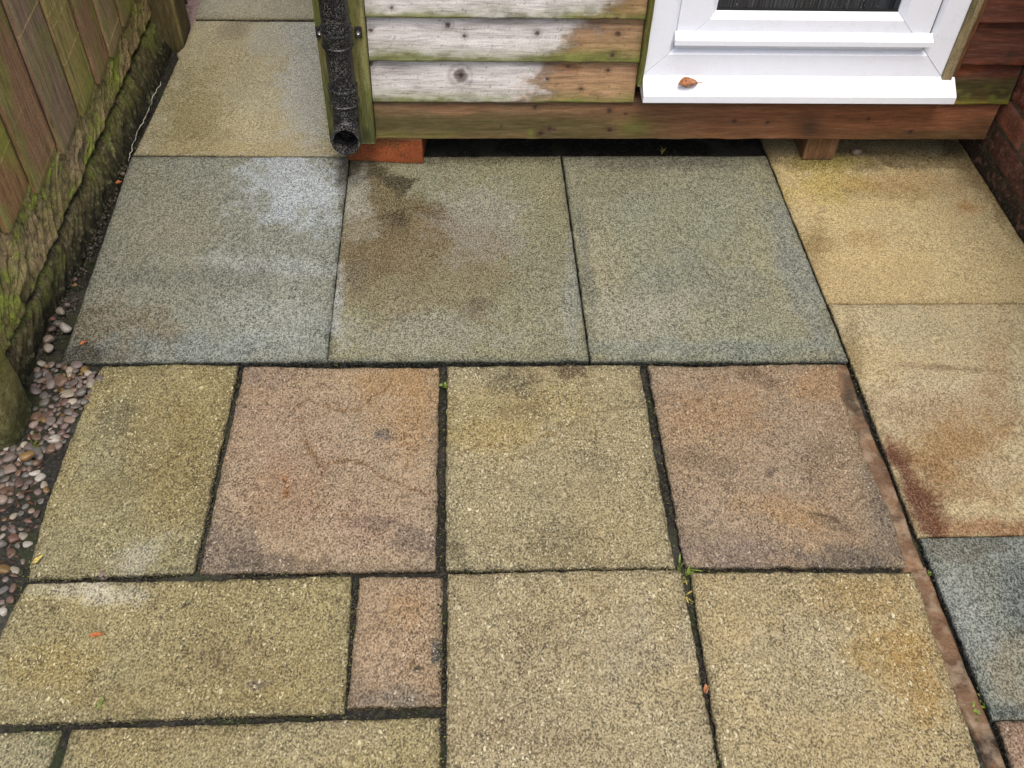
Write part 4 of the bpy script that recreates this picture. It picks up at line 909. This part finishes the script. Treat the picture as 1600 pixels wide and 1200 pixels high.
# ---------------------------------------------------------------- leaves and weeds
def leaf_mat(name, c1, c2):
    m = NT(name); co = m.coord(); a = m.noise(co, 160, 3, .6); return m.out(m.ramp(a, [(.35, tuple(lin(c1))), (.65, tuple(lin(c2)))]), .5, m.bump(a, .4, .001), .4)
def leaf(name, p, L, W, rot, fold, curl, mat, label, stem=0, lift=.001, lobed=False):
    n, m_ = 14, 9; V = []; th = .0004
    for i in range(n):
        t = i/(n-1); wdt = W*math.sin(math.pi*min(1, t*1.02))**.7*(1-.25*t)
        if lobed: wdt *= .72+.28*math.sin(t*19)
        for j in range(m_):
            s = j/(m_-1)*2-1; x = (t-.5)*L; y = s*wdt*math.cos(fold*abs(s)*.8); z = abs(s)*wdt*math.sin(fold)+curl*(t-.4)**2*L+.0015*math.sin(9*t+4*s)
            V.append((x, y, z))
    zmin = min(v[2] for v in V); V = [(x, y, z-zmin+lift) for x, y, z in V]; F = [tuple(q) for q in grid_faces(n, m_)]
    me = mesh_np(name, V, F); o = link(name, me, mat, None, p); o.rotation_euler[2] = rot
    sm = o.modifiers.new('s', 'SOLIDIFY'); sm.thickness = th
    tag(o, label, 'leaf')
    if stem:
        P = [np.array([V[m_//2][0]+.001, 0, V[m_//2][2]+.0004])+np.array([-stem*t, .2*stem*t*t, -.1*stem*t]) for t in np.linspace(0, 1, 6)]
        V = []; 
        for q in P:
            for k in range(5): V.append((q[0], q[1]+.001*math.cos(k*1.257), q[2]+.001*math.sin(k*1.257)))
        F = [(j*5+k, j*5+(k+1)%5, j*5+5+(k+1)%5, j*5+5+k) for j in range(5) for k in range(5)]
        me = mesh_np('leaf_stem', V, F); so_ = link('leaf_stem', me, mat, o)
    return o
brown = leaf_mat('brown_leaf', (112,66,38), (190,132,88)); org = leaf_mat('orange_leaf', (140,76,36), (184,110,60)); yel = leaf_mat('yellow_leaf', (150,130,60), (190,172,90)); grn = leaf_mat('weed_leaf', (76,94,34), (132,152,60)); mossm = leaf_mat('moss', (56,66,20), (112,120,40))
lp = ony(1072, 146, YF-.035); lz = zs1+(za-zs1)*.36
leaf('fallen_leaf', (lp[0], YF-.036, lz+.001), .060, .027, rad(200), .95, .7, brown, 'curled brown leaf with a thin stalk lying on the white window sill', stem=.03)
lp = onz(131, 537, .002); leaf('fallen_leaf', lp, .017, .008, rad(30), .5, .8, org, 'bright orange leaf scrap on the grey slab near the pebbles', lobed=True)
lp = onz(186, 287, .004); leaf('fallen_leaf', lp, .016, .008, rad(10), .6, .8, org, 'dull orange leaf scrap at the fence foot near the tiny pink pebble')
lp = onz(60, 875, .001); leaf('fallen_leaf', lp, .026, .005, rad(50), .3, .5, yel, 'thin yellowish leaf on the near left corner of the narrow olive slab')
lp = onz(152, 993, -.005); leaf('fallen_leaf', lp, .026, .005, rad(5), .5, .4, org, 'thin reddish leaf on the long golden slab')
lp = onz(158, 1100, -.006); leaf('fallen_leaf', lp, .02, .0035, rad(70), .5, .3, grn, 'narrow green leaf blade on the long golden slab')
0 and leaf('fallen_leaf', lp, .022, .003, rad(35), .5, .3, org, 'tan leaf sliver on the slab at the bottom edge')
lp = onz(1102, 1078, -.006); leaf('fallen_leaf', lp, .018, .006, rad(80), .9, .8, brown, 'shrivelled brown leaf caught in the joint of the near right slabs')
def tuft(name, u, v, z, n, L, W, mat, label, spread=1.0, cat='weed', up=.6, base=.008, seed=1):
    rnd = random.Random(seed); p = onz(u, v, z); V = []; F = []
    for k in range(n):
        a = rnd.uniform(0, 6.28); l = L*rnd.uniform(.5, 1.1); bx, by_ = rnd.gauss(0, base*.4), rnd.gauss(0, base); d = Vector((math.cos(a), math.sin(a), 0)); sd_ = Vector((-math.sin(a), math.cos(a), 0))
        e = rnd.uniform(up*.4, up*1.5); b0 = len(V)
        for i in range(6):
            t = i/5; c = Vector((bx, by_, 0))+d*l*t*math.cos(e)*spread+Vector((0, 0, l*math.sin(e)*t*(1-.35*t))); ww = W*math.sin(math.pi*min(.97, .12+t*.86))
            V += [tuple(c-sd_*ww), tuple(c+Vector((0,0,-ww*.3))), tuple(c+sd_*ww)]
        for i in range(5):
            for j in range(2): q = b0+i*3+j; F.append((q, q+1, q+4, q+3))
    me = mesh_np(name, V, F); o = link(name, me, mat, None, p); return tag(o, label, cat)
tuft('weed', 693, 603, -.012, 12, .014, .0026, grn, 'tiny bright green rosette weed in the joint right of the pink square slab', seed=2, up=.5, base=.002)
tuft('grass_tuft', 1066, 893, -.018, 10, .045, .0018, grn, 'yellow green grass blades at the crossing of four slabs', seed=3, up=1.0, cat='grass tuft', base=.012)
tuft('grass_tuft', 1072, 915, -.018, 14, .02, .0016, yel, 'straw coloured grass clump in the joint just below the green blades', seed=4, up=.5, cat='grass tuft', base=.02)
tuft('weed', 1522, 1112, -.012, 26, .010, .0022, grn, 'small bright green weed on the mortar strip at the lower right', seed=5, up=.6, base=.006)
tuft('weed', 1538, 1098, -.012, 18, .010, .002, grn, 'small green weed against the blue grey slab corner', seed=6, up=.6, base=.008)
tuft('weed', 1452, 895, -.010, 12, .006, .0016, grn, 'speck of green weed where the two mortar strips meet', seed=7, up=.6, base=.004)
tuft('moss', 509, 566, -.012, 60, .007, .0012, mossm, 'small moss cushion where the first two grey slabs meet the joint', seed=8, up=1, cat='moss', base=.004)
tuft('moss', 527, 567, -.012, 50, .007, .0012, grn, 'brighter moss cushion in the joint just right of the small one', seed=9, up=1, cat='moss', base=.004)
tuft('moss', 923, 545, -.008, 70, .007, .0012, mossm, 'moss in the near end of the joint between second and third grey slabs', seed=10, up=1, cat='moss', base=.012)
tuft('moss', 52, 702, -.002, 130, .008, .0013, mossm, 'dark moss patch among the pebbles beside the concrete post', seed=11, up=1, cat='moss', base=.011)
tuft('moss', 26, 905, -.012, 260, .010, .0014, mossm, 'large dark moss patch left of the joint below the narrow olive slab', seed=12, up=1, cat='moss', base=.02)
tuft('grass_tuft', 1262, 890, -.014, 10, .016, .001, mossm, 'fine grass wisp in the joint below the brownish pink slab', seed=13, up=.4, cat='grass tuft', base=.014)
tuft('grass_tuft', 1034, 238, 0, 12, .03, .0006, yel, 'wispy dry roots in the dark gap under the shed beam', seed=14, up=1.3, cat='dry roots', base=.006)
# twigs and litter in the pebbles
def litter():
    rnd = random.Random(5); V = []; F = []
    for k in range(260):
        u = rnd.uniform(0, 130); v = rnd.uniform(590, 960)
        if not (inpoly(u, v, dense) or inpoly(u, v, sparse)): continue
        p = onz(u, v, rnd.uniform(-.01, .006)); a = rnd.uniform(0, 6.28); L = rnd.uniform(.006, .022); ww = rnd.uniform(.0008, .003); d = Vector((math.cos(a), math.sin(a), rnd.uniform(-.3, .3)))*L; s = Vector((-math.sin(a), math.cos(a), rnd.uniform(-.5, .5)))*ww
        b0 = len(V); P = Vector(p)
        V += [tuple(P-d/2), tuple(P+s), tuple(P+d/2), tuple(P-s)]; F.append((b0, b0+1, b0+2, b0+3))
    me = mesh_np('leaf_litter', V, F, smooth=False); o = link('leaf_litter', me, leaf_mat('litter', (56,34,20), (104,68,40))); tag(o, 'reddish brown leaf and twig litter scattered through the pebbles', 'leaf litter', kind='stuff')
litter()

# crumbs of soil and moss along the joints, grit on the slabs
def crumbs(name, lines, n, smin, smax, c1, c2, label, seed, spread, z=-.004):
    rnd = random.Random(seed); V = []; F = []
    for k in range(n):
        (a, b) = lines[rnd.randrange(len(lines))]; t = rnd.random(); u = a[0]+(b[0]-a[0])*t+rnd.gauss(0, spread); v = a[1]+(b[1]-a[1])*t+rnd.gauss(0, spread)
        p = onz(u, v, z); r_ = rnd.uniform(smin, smax); b0 = len(V)
        if p[1] > YF+.02: continue
        for d in ((1,0,0),(-1,0,0),(0,1,0),(0,-1,0),(0,0,1),(0,0,-1)):
            V.append((p[0]+d[0]*r_*rnd.uniform(.5, 1.6), p[1]+d[1]*r_*rnd.uniform(.5, 1.6), p[2]+d[2]*r_*rnd.uniform(.4, 1)+r_*.3))
        for f in ((0,2,4),(2,1,4),(1,3,4),(3,0,4),(2,0,5),(1,2,5),(3,1,5),(0,3,5)): F.append(tuple(b0+q for q in f))
    me = mesh_np(name, V, F, smooth=False); o = link(name, me, leaf_mat(name, c1, c2)); tag(o, label, kind='stuff')
JL = [((100,566),(1324,568)),((376,575),(308,890)),((691,575),(690,890)),((1004,572),(1062,886)),((48,906),(545,900)),((690,896),(692,1200)),((556,905),(540,1110)),((0,1134),(690,1115)),((690,891),(1412,891)),((1070,893),(1122,1200)),
      ((511,560),(546,250)),((922,562),(877,246)),((1327,566),(1200,250)),((1328,575),(1437,838)),((1440,850),(1556,1120)),((210,242),(540,243)),((1296,473),(1600,476))]
crumbs('soil_crumbs', JL, 2600, .0008, .0026, (26,24,18), (66,60,44), 'dark soil crumbs along the joints between the slabs', 1, 3.2, -.006)
crumbs('moss_crumbs', JL, 700, .0008, .0022, (58,66,24), (108,116,44), 'bits of green moss along the joints between the slabs', 2, 2.6, -.008)
crumbs('dirt_specks', [((60,600),(1500,1200)),((200,300),(1500,900)),((500,260),(1580,420)),((300,60),(480,230)),((100,1000),(1300,700)),((1300,300),(1560,800))], 260, .0006, .0018, (24,18,12), (62,44,30), 'scattered dark specks of dirt on the slabs', 3, 120, .001)
crumbs('dirt_specks', [((270,90),(195,262)),((195,262),(112,470)),((112,470),(60,560)),((60,760),(20,940))], 1300, .001, .004, (30,27,20), (84,72,54), 'soil crumbs and grit in the gap along the fence foot', 4, 7, -.012)
pts = [(252,128,0),(240,150,0),(232,172,0),(225,188,0),(216,205,0),(209,222,0),(204,240,0),(199,256,0)]  # thin pale strand along the fence foot
rnd = random.Random(8); V = []; F = []
for i, (u, v, _) in enumerate([(a[0]+(b[0]-a[0])*t+rnd.uniform(-1.6, 1.6), a[1]+(b[1]-a[1])*t, 0) for a, b in zip(pts[:-1], pts[1:]) for t in (0, .25, .5, .75)]):
    p = onz(u, v, -.004); w_ = rnd.uniform(.0005, .0018)
    V += [(p[0]-w_, p[1], p[2]), (p[0], p[1], p[2]+w_), (p[0]+w_, p[1], p[2]), (p[0], p[1], p[2]-w_)]
    if i: q = (i-1)*4; F += [(q+k, q+(k+1)%4, q+4+(k+1)%4, q+4+k) for k in range(4)]
me = mesh_np('pale_line', V, F); o = link('pale_line', me, leaf_mat('pale_line', (150,146,132), (214,208,196))); tag(o, 'thin pale line running along the fence foot beside the cream passage slab', 'root')
